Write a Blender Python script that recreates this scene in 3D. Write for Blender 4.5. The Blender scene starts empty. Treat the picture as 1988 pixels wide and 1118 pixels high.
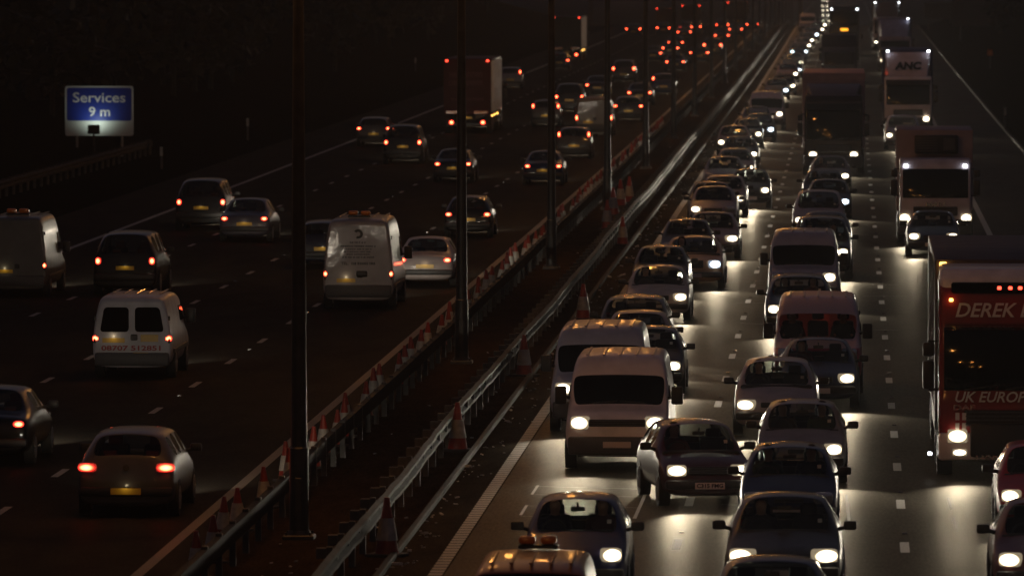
import bpy, bmesh, math, random
from mathutils import Matrix, Vector

# ------------------------------------------------------------------ scene, camera, light
SC = bpy.context.scene
COL = SC.collection
R = math.radians
random.seed(7)
F = 13640.0            # focal length in photo pixels (1988 wide)
CAM_H = 9.53
VPX, VPY = 1648.0, -76.0

cam_d = bpy.data.cameras.new('camera')
cam_d.sensor_width = 36.0
cam_d.lens = F / 1988.0 * 36.0
cam_d.clip_start = 1.0
cam_d.clip_end = 20000.0
cam_d.dof.use_dof = True
cam_d.dof.focus_distance = 150.0
cam_d.dof.aperture_fstop = 3.2
cam = bpy.data.objects.new('camera', cam_d)
COL.objects.link(cam)
cam.location = (0, 0, CAM_H)
yaw = math.atan((VPX - 994.0) / F)
pitch = math.atan((559.0 - VPY) / math.hypot(F, VPX - 994.0))
cam.rotation_euler = (R(90) - pitch, 0, yaw)
SC.camera = cam
CAM_INV = Matrix.LocRotScale(cam.location, cam.rotation_euler, None).inverted()

W = bpy.data.worlds.new('World')
SC.world = W
W.use_nodes = True
nt = W.node_tree
nt.nodes.clear()
sky = nt.nodes.new('ShaderNodeTexSky')
sky.sky_type = 'NISHITA'
sky.sun_disc = False
sky.sun_elevation = R(-0.7)
sky.sun_rotation = R(-35)
sky.altitude = 50
sky.dust_density = 4.0
sky.ozone_density = 1.0
bg = nt.nodes.new('ShaderNodeBackground')
bg.inputs['Strength'].default_value = 0.095
wo = nt.nodes.new('ShaderNodeOutputWorld')
tint = nt.nodes.new('ShaderNodeMix')
tint.data_type = 'RGBA'
tint.blend_type = 'MULTIPLY'
tint.inputs[0].default_value = 1.0
tint.inputs[7].default_value = (1.0, .84, 1.12, 1)
nt.links.new(sky.outputs[0], tint.inputs[6])
nt.links.new(tint.outputs[2], bg.inputs['Color'])
nt.links.new(bg.outputs[0], wo.inputs['Surface'])

SC.view_settings.view_transform = 'Standard'
SC.view_settings.look = 'None'
SC.view_settings.gamma = 1.0
SC.view_settings.exposure = 0.0
cy = SC.cycles
cy.max_bounces = 6
cy.diffuse_bounces = 2
cy.glossy_bounces = 3
cy.transmission_bounces = 4
cy.transparent_max_bounces = 16
cy.volume_bounces = 0
cy.caustics_reflective = False
cy.caustics_refractive = False
cy.sample_clamp_direct = 30.0
cy.sample_clamp_indirect = 3.0
cy.use_denoising = True
cy.use_light_tree = True

STREET_LAMP = 380.0
HEAD_SPOT = 780.0
HEAD_LENS = 12.0
TAIL_LENS = 20.0
SODIUM = (1.0, 0.40, 0.085)

# ------------------------------------------------------------------ ground profile
GP = [(-200, 0), (0, 0), (100, .03), (200, .09), (300, .2), (400, .35), (500, .55), (600, .79), (700, 1.07),
      (780, 1.32), (850, 1.5), (900, 1.3), (950, .6), (1000, -.6), (1060, -2.2), (1120, -3.0), (1200, -3.3), (9000, -3.3)]


def gz(d):
    for i in range(len(GP) - 1):
        a, b = GP[i], GP[i + 1]
        if d <= b[0]:
            t = (d - a[0]) / (b[0] - a[0])
            return a[1] + (b[1] - a[1]) * t
    return GP[-1][1]


def bank(x):
    if x < -35:
        return min(8.0, (-35 - x) * 0.30)
    if x > 10:
        return min(6.0, (x - 10) * 0.42)
    return 0.0


def proj(p):
    c = CAM_INV @ Vector(p)
    return 994 + F * c.x / -c.z, 559 - F * c.y / -c.z


def at(px, py, h=0.0):
    """the point h metres above the road surface that stands at photo pixel (px, py)"""
    lo, hi = 60.0, 860.0
    for _ in range(50):
        m = (lo + hi) / 2
        if proj((0, m, gz(m) + h))[1] > py:
            lo = m
        else:
            hi = m
    d = (lo + hi) / 2
    x0, x1 = proj((0, d, gz(d) + h))[0], proj((1, d, gz(d) + h))[0]
    return (px - x0) / (x1 - x0), d


# ------------------------------------------------------------------ materials
def mat(name, color=(.5, .5, .5), rough=.5, metal=0.0, spec=.5, emit=None, estr=0.0, coat=0.0, obj_col=False,
        noise=0.0, nscale=20.0, bump=0.0, bscale=60.0):
    m = bpy.data.materials.new(name)
    m.use_nodes = True
    t = m.node_tree
    b = t.nodes['Principled BSDF']
    b.inputs['Base Color'].default_value = (*color, 1)
    b.inputs['Roughness'].default_value = rough
    b.inputs['Metallic'].default_value = metal
    b.inputs['Specular IOR Level'].default_value = spec
    b.inputs['Coat Weight'].default_value = coat
    b.inputs['Coat Roughness'].default_value = .04
    if emit:
        b.inputs['Emission Color'].default_value = (*emit, 1)
        b.inputs['Emission Strength'].default_value = estr
    src = None
    if obj_col:
        oi = t.nodes.new('ShaderNodeObjectInfo')
        src = oi.outputs['Color']
    if noise or bump:
        tc = t.nodes.new('ShaderNodeTexCoord')
    if noise:
        n = t.nodes.new('ShaderNodeTexNoise')
        n.inputs['Scale'].default_value = nscale
        n.inputs['Detail'].default_value = 5
        t.links.new(tc.outputs['Object'], n.inputs['Vector'])
        mr = t.nodes.new('ShaderNodeMapRange')
        mr.inputs['From Min'].default_value = .3
        mr.inputs['From Max'].default_value = .7
        mr.inputs['To Min'].default_value = 1 - noise
        mr.inputs['To Max'].default_value = 1 + noise * .4
        t.links.new(n.outputs[0], mr.inputs['Value'])
        mx = t.nodes.new('ShaderNodeMix')
        mx.data_type = 'RGBA'
        mx.blend_type = 'MULTIPLY'
        mx.inputs[0].default_value = 1
        if src:
            t.links.new(src, mx.inputs[6])
        else:
            mx.inputs[6].default_value = (*color, 1)
        t.links.new(mr.outputs[0], mx.inputs[7])
        src = mx.outputs[2]
    if src:
        t.links.new(src, b.inputs['Base Color'])
    if bump:
        n2 = t.nodes.new('ShaderNodeTexNoise')
        n2.inputs['Scale'].default_value = bscale
        n2.inputs['Detail'].default_value = 4
        t.links.new(tc.outputs['Object'], n2.inputs['Vector'])
        bp = t.nodes.new('ShaderNodeBump')
        bp.inputs['Strength'].default_value = bump
        bp.inputs['Distance'].default_value = .02
        t.links.new(n2.outputs[0], bp.inputs['Height'])
        t.links.new(bp.outputs[0], b.inputs['Normal'])
        t.links.new(bp.outputs[0], b.inputs['Coat Normal'])
    return m


def glass_mat(name, tint, refl_rough=.02):
    m = bpy.data.materials.new(name)
    m.use_nodes = True
    t = m.node_tree
    t.nodes.clear()
    o = t.nodes.new('ShaderNodeOutputMaterial')
    tr = t.nodes.new('ShaderNodeBsdfTransparent')
    tr.inputs[0].default_value = (*tint, 1)
    gl = t.nodes.new('ShaderNodeBsdfGlossy')
    gl.inputs['Roughness'].default_value = refl_rough
    fr = t.nodes.new('ShaderNodeFresnel')
    ge = t.nodes.new('ShaderNodeNewGeometry')
    io = t.nodes.new('ShaderNodeMapRange')
    io.inputs['To Min'].default_value = 1.45
    io.inputs['To Max'].default_value = 1 / 1.45
    t.links.new(ge.outputs['Backfacing'], io.inputs['Value'])
    t.links.new(io.outputs[0], fr.inputs[0])
    mx = t.nodes.new('ShaderNodeMixShader')
    t.links.new(fr.outputs[0], mx.inputs[0])
    t.links.new(tr.outputs[0], mx.inputs[1])
    t.links.new(gl.outputs[0], mx.inputs[2])
    t.links.new(mx.outputs[0], o.inputs[0])
    return m


def emit_mat(name, col, s, base=(.5, .5, .5)):
    return mat(name, base, .2, emit=col, estr=s)


M = {}
M['paint'] = mat('car_paint', rough=.42, spec=.25, coat=.6, obj_col=True, noise=.18, nscale=3.5, bump=.4, bscale=5.0)
M['vanpaint'] = mat('van_paint', rough=.42, spec=.5, coat=.5, obj_col=True, noise=.22, nscale=2.2, bump=.10, bscale=4.0)
M['box'] = mat('lorry_panel', rough=.55, spec=.2, obj_col=True, noise=.25, nscale=1.3)
def two_tone():
    m = mat('two_tone_paint', (.5, .2, .2), .42, coat=.35)
    t = m.node_tree
    N, L = t.nodes, t.links
    tc = N.new('ShaderNodeTexCoord')
    sx = N.new('ShaderNodeSeparateXYZ')
    L.new(tc.outputs['Object'], sx.inputs[0])
    gt = N.new('ShaderNodeMath')
    gt.operation = 'GREATER_THAN'
    gt.inputs[1].default_value = 1.02
    L.new(sx.outputs[2], gt.inputs[0])
    mx = N.new('ShaderNodeMix')
    mx.data_type = 'RGBA'
    mx.inputs[6].default_value = (.45, .05, .06, 1)
    mx.inputs[7].default_value = (.70, .52, .53, 1)
    L.new(gt.outputs[0], mx.inputs[0])
    L.new(mx.outputs[2], N['Principled BSDF'].inputs['Base Color'])
    return m


M['two_tone'] = two_tone()
M['glass'] = glass_mat('window_glass', (.78, .84, .82))
M['dglass'] = mat('dark_window_glass', (.004, .004, .005), .04, spec=.22)
M['trim'] = mat('black_plastic', (.018, .018, .02), .5, noise=.2)
M['grey_trim'] = mat('grey_plastic', (.06, .06, .065), .55, noise=.2)
M['seat'] = mat('seat_fabric', (.02, .02, .024), .85)
M['tyre'] = mat('tyre_rubber', (.012, .012, .012), .75)
M['rim'] = mat('wheel_metal', (.30, .30, .31), .35, metal=.8)
M['chrome'] = mat('bright_metal', (.6, .6, .6), .18, metal=1)
M['heado'] = mat('headlight_lens_unlit', (.55, .56, .58), .08, metal=.6)
M['taild'] = mat('tail_light_lens_unlit', (.22, .006, .006), .15)
M['amber'] = emit_mat('amber_marker_lens', (1.0, .50, .10), 6.0, (.6, .2, .02))
M['mark'] = emit_mat('white_marker_lens', (.9, .95, 1.0), 9.0)
M['redmark'] = emit_mat('red_marker_lens', (1.0, .06, .03), 5.0, (.3, .01, .01))
M['destination'] = emit_mat('destination_display', (1.0, .38, .02), 2.6, (.3, .1, .01))
M['ambp'] = mat('amber_plastic', (.62, .16, .015), .2, spec=.6)
M['plate_w'] = mat('white_plate', (.72, .60, .54), .4)
M['plate_y'] = mat('yellow_plate', (.55, .33, .025), .4)
M['ink'] = mat('black_ink', (.01, .01, .01), .5)
M['redink'] = mat('red_ink', (.28, .015, .02), .5)
M['whiteink'] = mat('white_ink', (.75, .72, .72), .5)
M['blackbox'] = mat('black_metal', (.012, .012, .013), .45)
M['galv'] = mat('galvanised_steel', (.045, .042, .04), .45, metal=.3, noise=.45, nscale=4)
M['rail'] = mat('weathered_barrier_steel', (.038, .031, .023), .7, spec=.12, noise=.5, nscale=1.5, bump=.3, bscale=8)
M['darkrail'] = mat('dark_barrier_steel', (.014, .012, .010), .7, spec=.08, noise=.4, nscale=2)
M['bpost'] = mat('dark_post_steel', (.06, .055, .05), .65, noise=.4, nscale=6)
M['conered'] = mat('cone_red', (.26, .022, .008), .45, noise=.3, nscale=9)
M['conewhite'] = mat('cone_sleeve', (.40, .38, .34), .4, noise=.3, nscale=9)
M['conebase'] = mat('cone_base', (.03, .022, .02), .8)
M['skin'] = mat('skin', (.42, .25, .18), .55)
M['cloth'] = mat('jacket', obj_col=True, rough=.9)
M['hair'] = mat('hair', (.02, .014, .01), .7)
M['signblue'] = mat('sign_blue', (.006, .030, .30), .5)
M['signwhite'] = mat('sign_white', (.68, .70, .66), .5)
M['signback'] = mat('sign_back_grey', (.028, .029, .03), .6, noise=.3, nscale=1)
M['leaf'] = mat('dark_leaves', (.018, .024, .012), .8, noise=.5, nscale=.5)
M['bark'] = mat('bark', (.03, .024, .02), .9)
M['curtain'] = mat('white_curtain', (.72, .68, .60), .55, noise=.25, nscale=1.5)
M['concrete'] = mat('concrete', (.045, .040, .033), .8, spec=.1, noise=.35, nscale=2)
M['debris'] = mat('litter', (.5, .5, .48), .35)
_lm = mat('sodium_lamp_bowl', (.8, .7, .5), .3, emit=SODIUM, estr=STREET_LAMP)
M['lampbowl'] = _lm


def lens_mat(name, core, rim, strength, falloff=.5, hot=None):
    """a lamp whose glow is strongest at the middle of its lens and dim in the housing round it"""
    m = mat(name, (.45, .45, .46) if strength > 9 else (.2, .006, .006), .15, emit=core, estr=1)
    t = m.node_tree
    N, L = t.nodes, t.links
    b = N['Principled BSDF']
    tc = N.new('ShaderNodeTexCoord')
    mp = N.new('ShaderNodeMapping')
    mp.inputs['Location'].default_value = (-1, 0, -1)
    mp.inputs['Scale'].default_value = (2, 0, 2)
    L.new(tc.outputs['Generated'], mp.inputs[0])
    ln = N.new('ShaderNodeVectorMath')
    ln.operation = 'LENGTH'
    L.new(mp.outputs[0], ln.inputs[0])
    mr = N.new('ShaderNodeMapRange')
    mr.interpolation_type = 'SMOOTHSTEP'
    mr.inputs['From Min'].default_value = falloff
    mr.inputs['From Max'].default_value = 1.0
    mr.inputs['To Min'].default_value = strength
    mr.inputs['To Max'].default_value = strength * .02
    L.new(ln.outputs['Value'], mr.inputs['Value'])
    L.new(mr.outputs[0], b.inputs['Emission Strength'])
    mx = N.new('ShaderNodeMix')
    mx.data_type = 'RGBA'
    mx.inputs[6].default_value = (*core, 1)
    mx.inputs[7].default_value = (*rim, 1)
    m2 = N.new('ShaderNodeMapRange')
    m2.inputs['From Min'].default_value = 0
    m2.inputs['From Max'].default_value = .9
    L.new(ln.outputs['Value'], m2.inputs['Value'])
    L.new(m2.outputs[0], mx.inputs[0])
    L.new(mx.outputs[2], b.inputs['Emission Color'])
    return m


def surf(name, c1, c2, rough, scale, bump, spec=.5, tracks=None, ylines=0.0, rvar=.12, fine=.35, sheen=0.0):
    """asphalt / soil: two noises in world metres, with bump and gloss variation"""
    m = bpy.data.materials.new(name)
    m.use_nodes = True
    t = m.node_tree
    N, L = t.nodes, t.links
    b = N['Principled BSDF']
    b.inputs['Specular IOR Level'].default_value = spec
    tc = N.new('ShaderNodeTexCoord')
    n1 = N.new('ShaderNodeTexNoise')
    n1.inputs['Scale'].default_value = scale
    n1.inputs['Detail'].default_value = 6
    n1.inputs['Roughness'].default_value = .65
    mp = N.new('ShaderNodeMapping')
    mp.inputs['Scale'].default_value = (1, .22, 1)
    L.new(tc.outputs['Object'], mp.inputs[0])
    L.new(mp.outputs[0], n1.inputs['Vector'])
    n2 = N.new('ShaderNodeTexNoise')
    n2.inputs['Scale'].default_value = 26
    n2.inputs['Detail'].default_value = 3
    mp2 = N.new('ShaderNodeMapping')
    mp2.inputs['Scale'].default_value = (.8, .10, 1)
    L.new(tc.outputs['Object'], mp2.inputs[0])
    L.new(mp2.outputs[0], n2.inputs['Vector'])
    add = N.new('ShaderNodeMath')
    add.operation = 'MULTIPLY_ADD'
    add.inputs[1].default_value = fine
    L.new(n2.outputs[0], add.inputs[0])
    L.new(n1.outputs[0], add.inputs[2])
    cr = N.new('ShaderNodeMapRange')
    cr.inputs['From Min'].default_value = .38 + fine * .3
    cr.inputs['From Max'].default_value = .62 + fine * .7
    L.new(add.outputs[0], cr.inputs['Value'])
    mx = N.new('ShaderNodeMix')
    mx.data_type = 'RGBA'
    mx.inputs[6].default_value = (*c1, 1)
    mx.inputs[7].default_value = (*c2, 1)
    L.new(cr.outputs[0], mx.inputs[0])
    L.new(mx.outputs[2], b.inputs['Base Color'])
    rr = N.new('ShaderNodeMapRange')
    rr.inputs['From Min'].default_value = .3
    rr.inputs['From Max'].default_value = .7
    rr.inputs['To Min'].default_value = rough - rvar
    rr.inputs['To Max'].default_value = rough + rvar
    L.new(n1.outputs[0], rr.inputs['Value'])
    L.new(rr.outputs[0], b.inputs['Roughness'])
    bp = N.new('ShaderNodeBump')
    bp.inputs['Strength'].default_value = bump
    bp.inputs['Distance'].default_value = .012
    h = n2.outputs[0]
    if ylines:
        sx = N.new('ShaderNodeSeparateXYZ')
        L.new(tc.outputs['Object'], sx.inputs[0])
        mm = N.new('ShaderNodeMath')
        mm.operation = 'MULTIPLY'
        mm.inputs[1].default_value = 1.0 / ylines
        L.new(sx.outputs[1], mm.inputs[0])
        n3 = N.new('ShaderNodeTexNoise')
        n3.noise_dimensions = '1D'
        n3.inputs['Scale'].default_value = 1
        n3.inputs['Detail'].default_value = 2
        L.new(mm.outputs[0], n3.inputs['W'])
        ad = N.new('ShaderNodeMath')
        ad.operation = 'MULTIPLY_ADD'
        ad.inputs[1].default_value = 1.4
        L.new(n3.outputs[0], ad.inputs[0])
        L.new(n2.outputs[0], ad.inputs[2])
        h = ad.outputs[0]
    L.new(h, bp.inputs['Height'])
    L.new(bp.outputs[0], b.inputs['Normal'])
    if sheen:
        gl = N.new('ShaderNodeBsdfGlossy')
        gl.inputs['Color'].default_value = (1, .93, .80, 1)
        L.new(rr.outputs[0], gl.inputs['Roughness'])
        L.new(bp.outputs[0], gl.inputs['Normal'])
        ms = N.new('ShaderNodeMixShader')
        ms.inputs[0].default_value = sheen
        L.new(b.outputs[0], ms.inputs[1])
        L.new(gl.outputs[0], ms.inputs[2])
        L.new(ms.outputs[0], N['Material Output'].inputs['Surface'])
    return m


M['head'] = lens_mat('headlight_lens_lit', (1.0, .95, .82), (1.0, .80, .50), HEAD_LENS, .5)
M['headw'] = lens_mat('headlight_lens_blue_white', (.88, .97, 1.0), (.70, .85, 1.0), HEAD_LENS * 1.2, .5)
M['tail'] = lens_mat('tail_light_lens_lit', (1.0, .16, .05), (1.0, .02, .012), TAIL_LENS, .25)
M['asphalt'] = surf('asphalt', (.010, .0088, .0068), (.060, .052, .039), .42, .8, .35, ylines=1.1, rvar=.05, fine=1.1, spec=0, sheen=.07)
M['asphalt2'] = surf('asphalt_far_side', (.010, .0082, .0066), (.030, .025, .020), .50, .9, .35, spec=.0, fine=.6, sheen=.026)
M['strip'] = surf('worn_concrete_strip', (.020, .0155, .0105), (.052, .040, .027), .7, 1.6, .8, ylines=.35, spec=0, sheen=.012)
M['soil'] = surf('median_soil', (.022, .013, .007), (.060, .036, .020), .9, 2.5, 1.0, spec=.0, fine=.8)
M['grass'] = surf('verge_grass', (.003, .0034, .002), (.008, .008, .004), .95, 1.5, 1.0, spec=.0, fine=.8)


def line_mat(name, col, rib=0.0):
    m = surf(name, tuple(c * .72 for c in col), col, .55, 3.0, .3, spec=.05)
    if rib:
        t = m.node_tree
        N, L = t.nodes, t.links
        b = N['Principled BSDF']
        mx = [n for n in N if n.type == 'MIX'][0]
        tc = [n for n in N if n.type == 'TEX_COORD'][0]
        sx = N.new('ShaderNodeSeparateXYZ')
        L.new(tc.outputs['Object'], sx.inputs[0])
        md = N.new('ShaderNodeMath')
        md.operation = 'PINGPONG'
        md.inputs[1].default_value = rib / 2
        L.new(sx.outputs[1], md.inputs[0])
        gt = N.new('ShaderNodeMath')
        gt.operation = 'GREATER_THAN'
        gt.inputs[1].default_value = rib * .36
        L.new(md.outputs[0], gt.inputs[0])
        m2 = N.new('ShaderNodeMix')
        m2.data_type = 'RGBA'
        L.new(gt.outputs[0], m2.inputs[0])
        L.new(mx.outputs[2], m2.inputs[6])
        m2.inputs[7].default_value = (.05, .045, .04, 1)
        L.new(m2.outputs[2], b.inputs['Base Color'])
    return m


M['line'] = line_mat('road_paint', (.40, .38, .34))
M['oldline'] = line_mat('worn_road_paint', (.26, .23, .19))
M['ribline'] = line_mat('ribbed_road_paint', (.36, .33, .27), .5)
M['seal'] = mat('bitumen_seal', (.02, .02, .02), .16, spec=.8)


# ------------------------------------------------------------------ mesh helpers
def fin(bm, name, material=None, smooth=35):
    bmesh.ops.recalc_face_normals(bm, faces=bm.faces[:])
    me = bpy.data.meshes.new(name)
    bm.to_mesh(me)
    bm.free()
    if material:
        for mm in (material if isinstance(material, (list, tuple)) else [material]):
            me.materials.append(mm)
    if smooth:
        for p in me.polygons:
            p.use_smooth = True
        me.set_sharp_from_angle(angle=R(smooth))
    return me


def box(bm, c, s, bev=0.0, seg=2, rot=None, taper=None, mi=0):
    """bevelled box; taper = (x, y) scale of the top face"""
    r = bmesh.ops.create_cube(bm, size=1.0)
    vs = r['verts']
    if taper:
        for v in vs:
            if v.co.z > 0:
                v.co.x *= taper[0]
                v.co.y *= taper[1]
    mtx = Matrix.Translation(c) @ (rot if rot else Matrix.Identity(4)) @ Matrix.Diagonal((*s, 1))
    bmesh.ops.transform(bm, matrix=mtx, verts=vs)
    fs = list({f for v in vs for f in v.link_faces})
    for f in fs:
        f.material_index = mi
    if bev > 0:
        es = list({e for v in vs for e in v.link_edges})
        rr = bmesh.ops.bevel(bm, geom=es, offset=bev, segments=seg, profile=.5, affect='EDGES', clamp_overlap=True)
        for f in rr['faces']:
            f.material_index = mi


def cyl(bm, c, r1, r2, h, axis='Z', seg=20, mi=0, caps=True):
    r = bmesh.ops.create_cone(bm, cap_ends=caps, segments=seg, radius1=r1, radius2=r2, depth=h)
    rot = {'Z': Matrix.Identity(4), 'X': Matrix.Rotation(R(90), 4, 'Y'), 'Y': Matrix.Rotation(R(-90), 4, 'X')}[axis]
    bmesh.ops.transform(bm, matrix=Matrix.Translation(c) @ rot, verts=r['verts'])
    for f in {f for v in r['verts'] for f in v.link_faces}:
        f.material_index = mi


def bar(bm, a, b, r, seg=8, r2=None):
    a, b = Vector(a), Vector(b)
    d = b - a
    rr = bmesh.ops.create_cone(bm, cap_ends=True, segments=seg, radius1=r, radius2=r if r2 is None else r2, depth=d.length)
    q = d.to_track_quat('Z', 'Y').to_matrix().to_4x4()
    bmesh.ops.transform(bm, matrix=Matrix.Translation((a + b) / 2) @ q, verts=rr['verts'])


def quad(bm, pts, mi=0):
    f = bm.faces.new([bm.verts.new(p) for p in pts])
    f.material_index = mi
    return f


def one(fn, name, material, smooth=35):
    bm = bmesh.new()
    fn(bm)
    return fin(bm, name, material, smooth)


def text_mesh(s, size, material, extrude=.004, shear=0.0, bold=0.0, width=None, align='CENTER'):
    cu = bpy.data.curves.new('lettering', 'FONT')
    cu.body = s
    cu.size = size
    cu.extrude = extrude
    cu.shear = shear
    cu.offset = bold
    cu.align_x = align
    cu.align_y = 'CENTER'
    cu.resolution_u = 3
    o = bpy.data.objects.new('lettering', cu)
    COL.objects.link(o)
    dg = bpy.context.evaluated_depsgraph_get()
    me = bpy.data.meshes.new_from_object(o.evaluated_get(dg))
    bpy.data.objects.remove(o)
    bpy.data.curves.remove(cu)
    if width:
        xs = [v.co.x for v in me.vertices]
        k = width / (max(xs) - min(xs))
        for v in me.vertices:
            v.co.x *= k
    # stands upright, read from -Y
    me.transform(Matrix.Rotation(R(90), 4, 'X'))
    me.materials.clear()
    me.materials.append(material)
    return me


def join(meshes, name, mats):
    """several meshes (mesh, matrix, material index) joined into one mesh"""
    bm = bmesh.new()
    for me, mx, mi in meshes:
        n0 = len(bm.verts)
        f0 = len(bm.faces)
        bm.from_mesh(me)
        bm.verts.ensure_lookup_table()
        bm.faces.ensure_lookup_table()
        bmesh.ops.transform(bm, matrix=mx, verts=bm.verts[n0:])
        for f in bm.faces[f0:]:
            f.material_index = mi
    out = bpy.data.meshes.new(name)
    bm.to_mesh(out)
    bm.free()
    for m in mats:
        out.materials.append(m)
    return out


def link(name, data, parent=None, loc=(0, 0, 0), rot=(0, 0, 0), color=None):
    o = bpy.data.objects.new(name, data)
    COL.objects.link(o)
    o.location = loc
    o.rotation_euler = rot
    if parent:
        o.parent = parent
    if color:
        o.color = (*color, 1)
    return o


def tag(o, label, cat, group=None, kind=None):
    o['label'] = label
    o['category'] = cat
    if group:
        o['group'] = group
    if kind:
        o['kind'] = kind
    return o


def struct(name, me, kind='structure'):
    o = link(name, me)
    o['kind'] = kind
    return o


# ------------------------------------------------------------------ ground, road, markings
DS = [-60, 0, 60] + list(range(100, 780, 20)) + list(range(780, 1240, 10)) + [1300, 1500, 1800, 2200, 3000, 5000, 8800]


def strip_mesh(name, x0, x1, dz, material, d0=-60, d1=8800, nx=1, ds=None):
    bm = bmesh.new()
    st = [d for d in (ds or DS) if d0 < d < d1]
    st = [d0] + st + [d1]
    rows = []
    for d in st:
        rows.append([bm.verts.new((x0 + (x1 - x0) * i / nx, d, gz(d) + dz)) for i in range(nx + 1)])
    for a, b in zip(rows, rows[1:]):
        for i in range(nx):
            bm.faces.new((a[i], a[i + 1], b[i + 1], b[i]))
    return fin(bm, name, material, 0)


bm = bmesh.new()
XS = [-600, -300, -150, -90, -70, -62, -55, -48, -42, -38, -35, -31, -29, -20, -10, 0, 8, 10, 12, 15, 19, 24, 30, 60, 150, 300, 600]
rows = []
for d in DS:
    row = []
    for x in XS:
        b = bank(x)
        if b > .5:
            b += random.uniform(-.4, .4)
        if d > 900:
            b *= max(0.0, 1 - (d - 900) / 300)
        row.append(bm.verts.new((x, d, gz(d) - .006 + b)))
    rows.append(row)
for a, b in zip(rows, rows[1:]):
    for i in range(len(XS) - 1):
        bm.faces.new((a[i], a[i + 1], b[i + 1], b[i]))
struct('ground', fin(bm, 'ground', M['grass'], 60))
struct('northbound_road', strip_mesh('northbound_road', -29.0, -9.9, 0, M['asphalt2']))
struct('median_ground', strip_mesh('median_ground', -9.9, -7.25, 0.002, M['soil']))
struct('hard_strip', strip_mesh('hard_strip', -7.25, -6.25, 0.001, M['strip']))
struct('southbound_road', strip_mesh('southbound_road', -6.25, 8.5, 0, M['asphalt']))


def kerb_mesh(x0, x1, h, material, name, d1=1000):
    bm = bmesh.new()
    st = [d for d in DS if -60 < d < d1]
    prev = None
    for d in st:
        z = gz(d)
        r = [bm.verts.new(p) for p in ((x0, d, z - .02), (x0, d, z + h), (x0 + .02, d, z + h + .015), (x1 - .02, d, z + h + .015), (x1, d, z + h), (x1, d, z - .02))]
        if prev:
            for i in range(5):
                bm.faces.new((prev[i], prev[i + 1], r[i + 1], r[i]))
        prev = r
    return fin(bm, name, material, 30)


struct('median_kerb', kerb_mesh(-7.30, -7.18, .07, M['concrete'], 'median_kerb'))
struct('verge_kerb', kerb_mesh(8.42, 8.56, .09, M['concrete'], 'verge_kerb', 900))


def dash_mesh(name, x, d0, d1, L, P, w, phase):
    bm = bmesh.new()
    d = d0 + phase
    while d < d1:
        pts = [(x - w / 2, d), (x + w / 2, d), (x + w / 2, d + L), (x - w / 2, d + L)]
        quad(bm, [(a, b, gz(b) + .0045) for a, b in pts])
        d += P
    return fin(bm, name, M['line'], 0)


struct('lane_marking_dashes', dash_mesh('lane_dashes', -2.78, 90, 1200, 2, 9, .15, 5.2))
struct('lane_marking_dashes', dash_mesh('lane_dashes', .92, 90, 1200, 2, 9, .15, 4.8))
for x, ph in ((-14.6, 2.5), (-18.1, 4.0), (-21.75, 6.0)):
    struct('lane_marking_dashes', dash_mesh('lane_dashes', x, 90, 1200, 2, 9, .14, ph))
struct('road_edge_line', strip_mesh('edge_line', -6.50, -6.28, .0045, M['ribline']))
struct('road_edge_line', strip_mesh('edge_line', 4.75, 4.95, .0045, M['line']))
struct('road_edge_line', strip_mesh('edge_line', -11.09, -10.90, .0045, M['oldline']))
struct('road_edge_line', strip_mesh('edge_line', -25.6, -25.4, .0045, M['line']))

# saw-cut detector loops sealed with bitumen, their shine painted pale, and cat's-eye studs
bm = bmesh.new()


def cut(a, b, w=.035):
    a, b = Vector(at(*a)), Vector(at(*b))
    n = (b - a).normalized()
    n = Vector((-n.y, n.x)) * w / 2
    pts = [a + n, a - n, b - n, b + n]
    quad(bm, [(p.x, p.y, gz(p.y) + .005) for p in pts])


for a, b, w in [((1036, 946), (1256, 951), .05), ((1036, 962), (1245, 966), .04), ((1043, 944), (1031, 962), .05), ((1021, 983), (1009, 1002), .05),
             ((1256, 952), (1231, 1008), .06), ((1020, 984), (1240, 987), .03), ((1008, 1004), (1232, 1007), .03), ((1643, 960), (1649, 1018), .05),
             ((1840, 965), (1847, 988), .05), ((1851, 1004), (1857, 1028), .05), ((1437, 628), (1485, 630), .05), ((1690, 640), (1746, 641), .05),
             ((1693, 552), (1742, 553), .05), ((1462, 546), (1492, 546), .05), ((1675, 575), (1760, 575), .04), ((1430, 589), (1490, 589), .04),
             ((1400, 980), (1430, 981), .05), ((1335, 960), (1420, 961), .05)]:
    cut(a, b, w)
struct('road_detector_cuts', fin(bm, 'detector_cuts', M['line'], 0))
bm = bmesh.new()
for x in (-2.78, .92, -14.6, -18.1, -21.75):
    d = 90 + 8.5
    while d < 600:
        box(bm, (x + .02, d, gz(d) + .008), (.09, .09, .022), .008, 1)
        d += 9 if x > -5 else 18
struct('road_studs', fin(bm, 'road_studs', M['chrome'], 0))

# ------------------------------------------------------------------ vehicle bodies
# local frame: the front faces -Y, origin on the ground under the middle of the vehicle
def section(y, zb, zs, zt, w, wt, flat=.62):
    return [(0, zb), (.78 * w, zb), (.965 * w, zb + .09), (w, zb + (zs - zb) * .55), (.968 * w, zs), (wt, zt - .045), (wt * flat, zt - .008), (0, zt + .012)]


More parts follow.
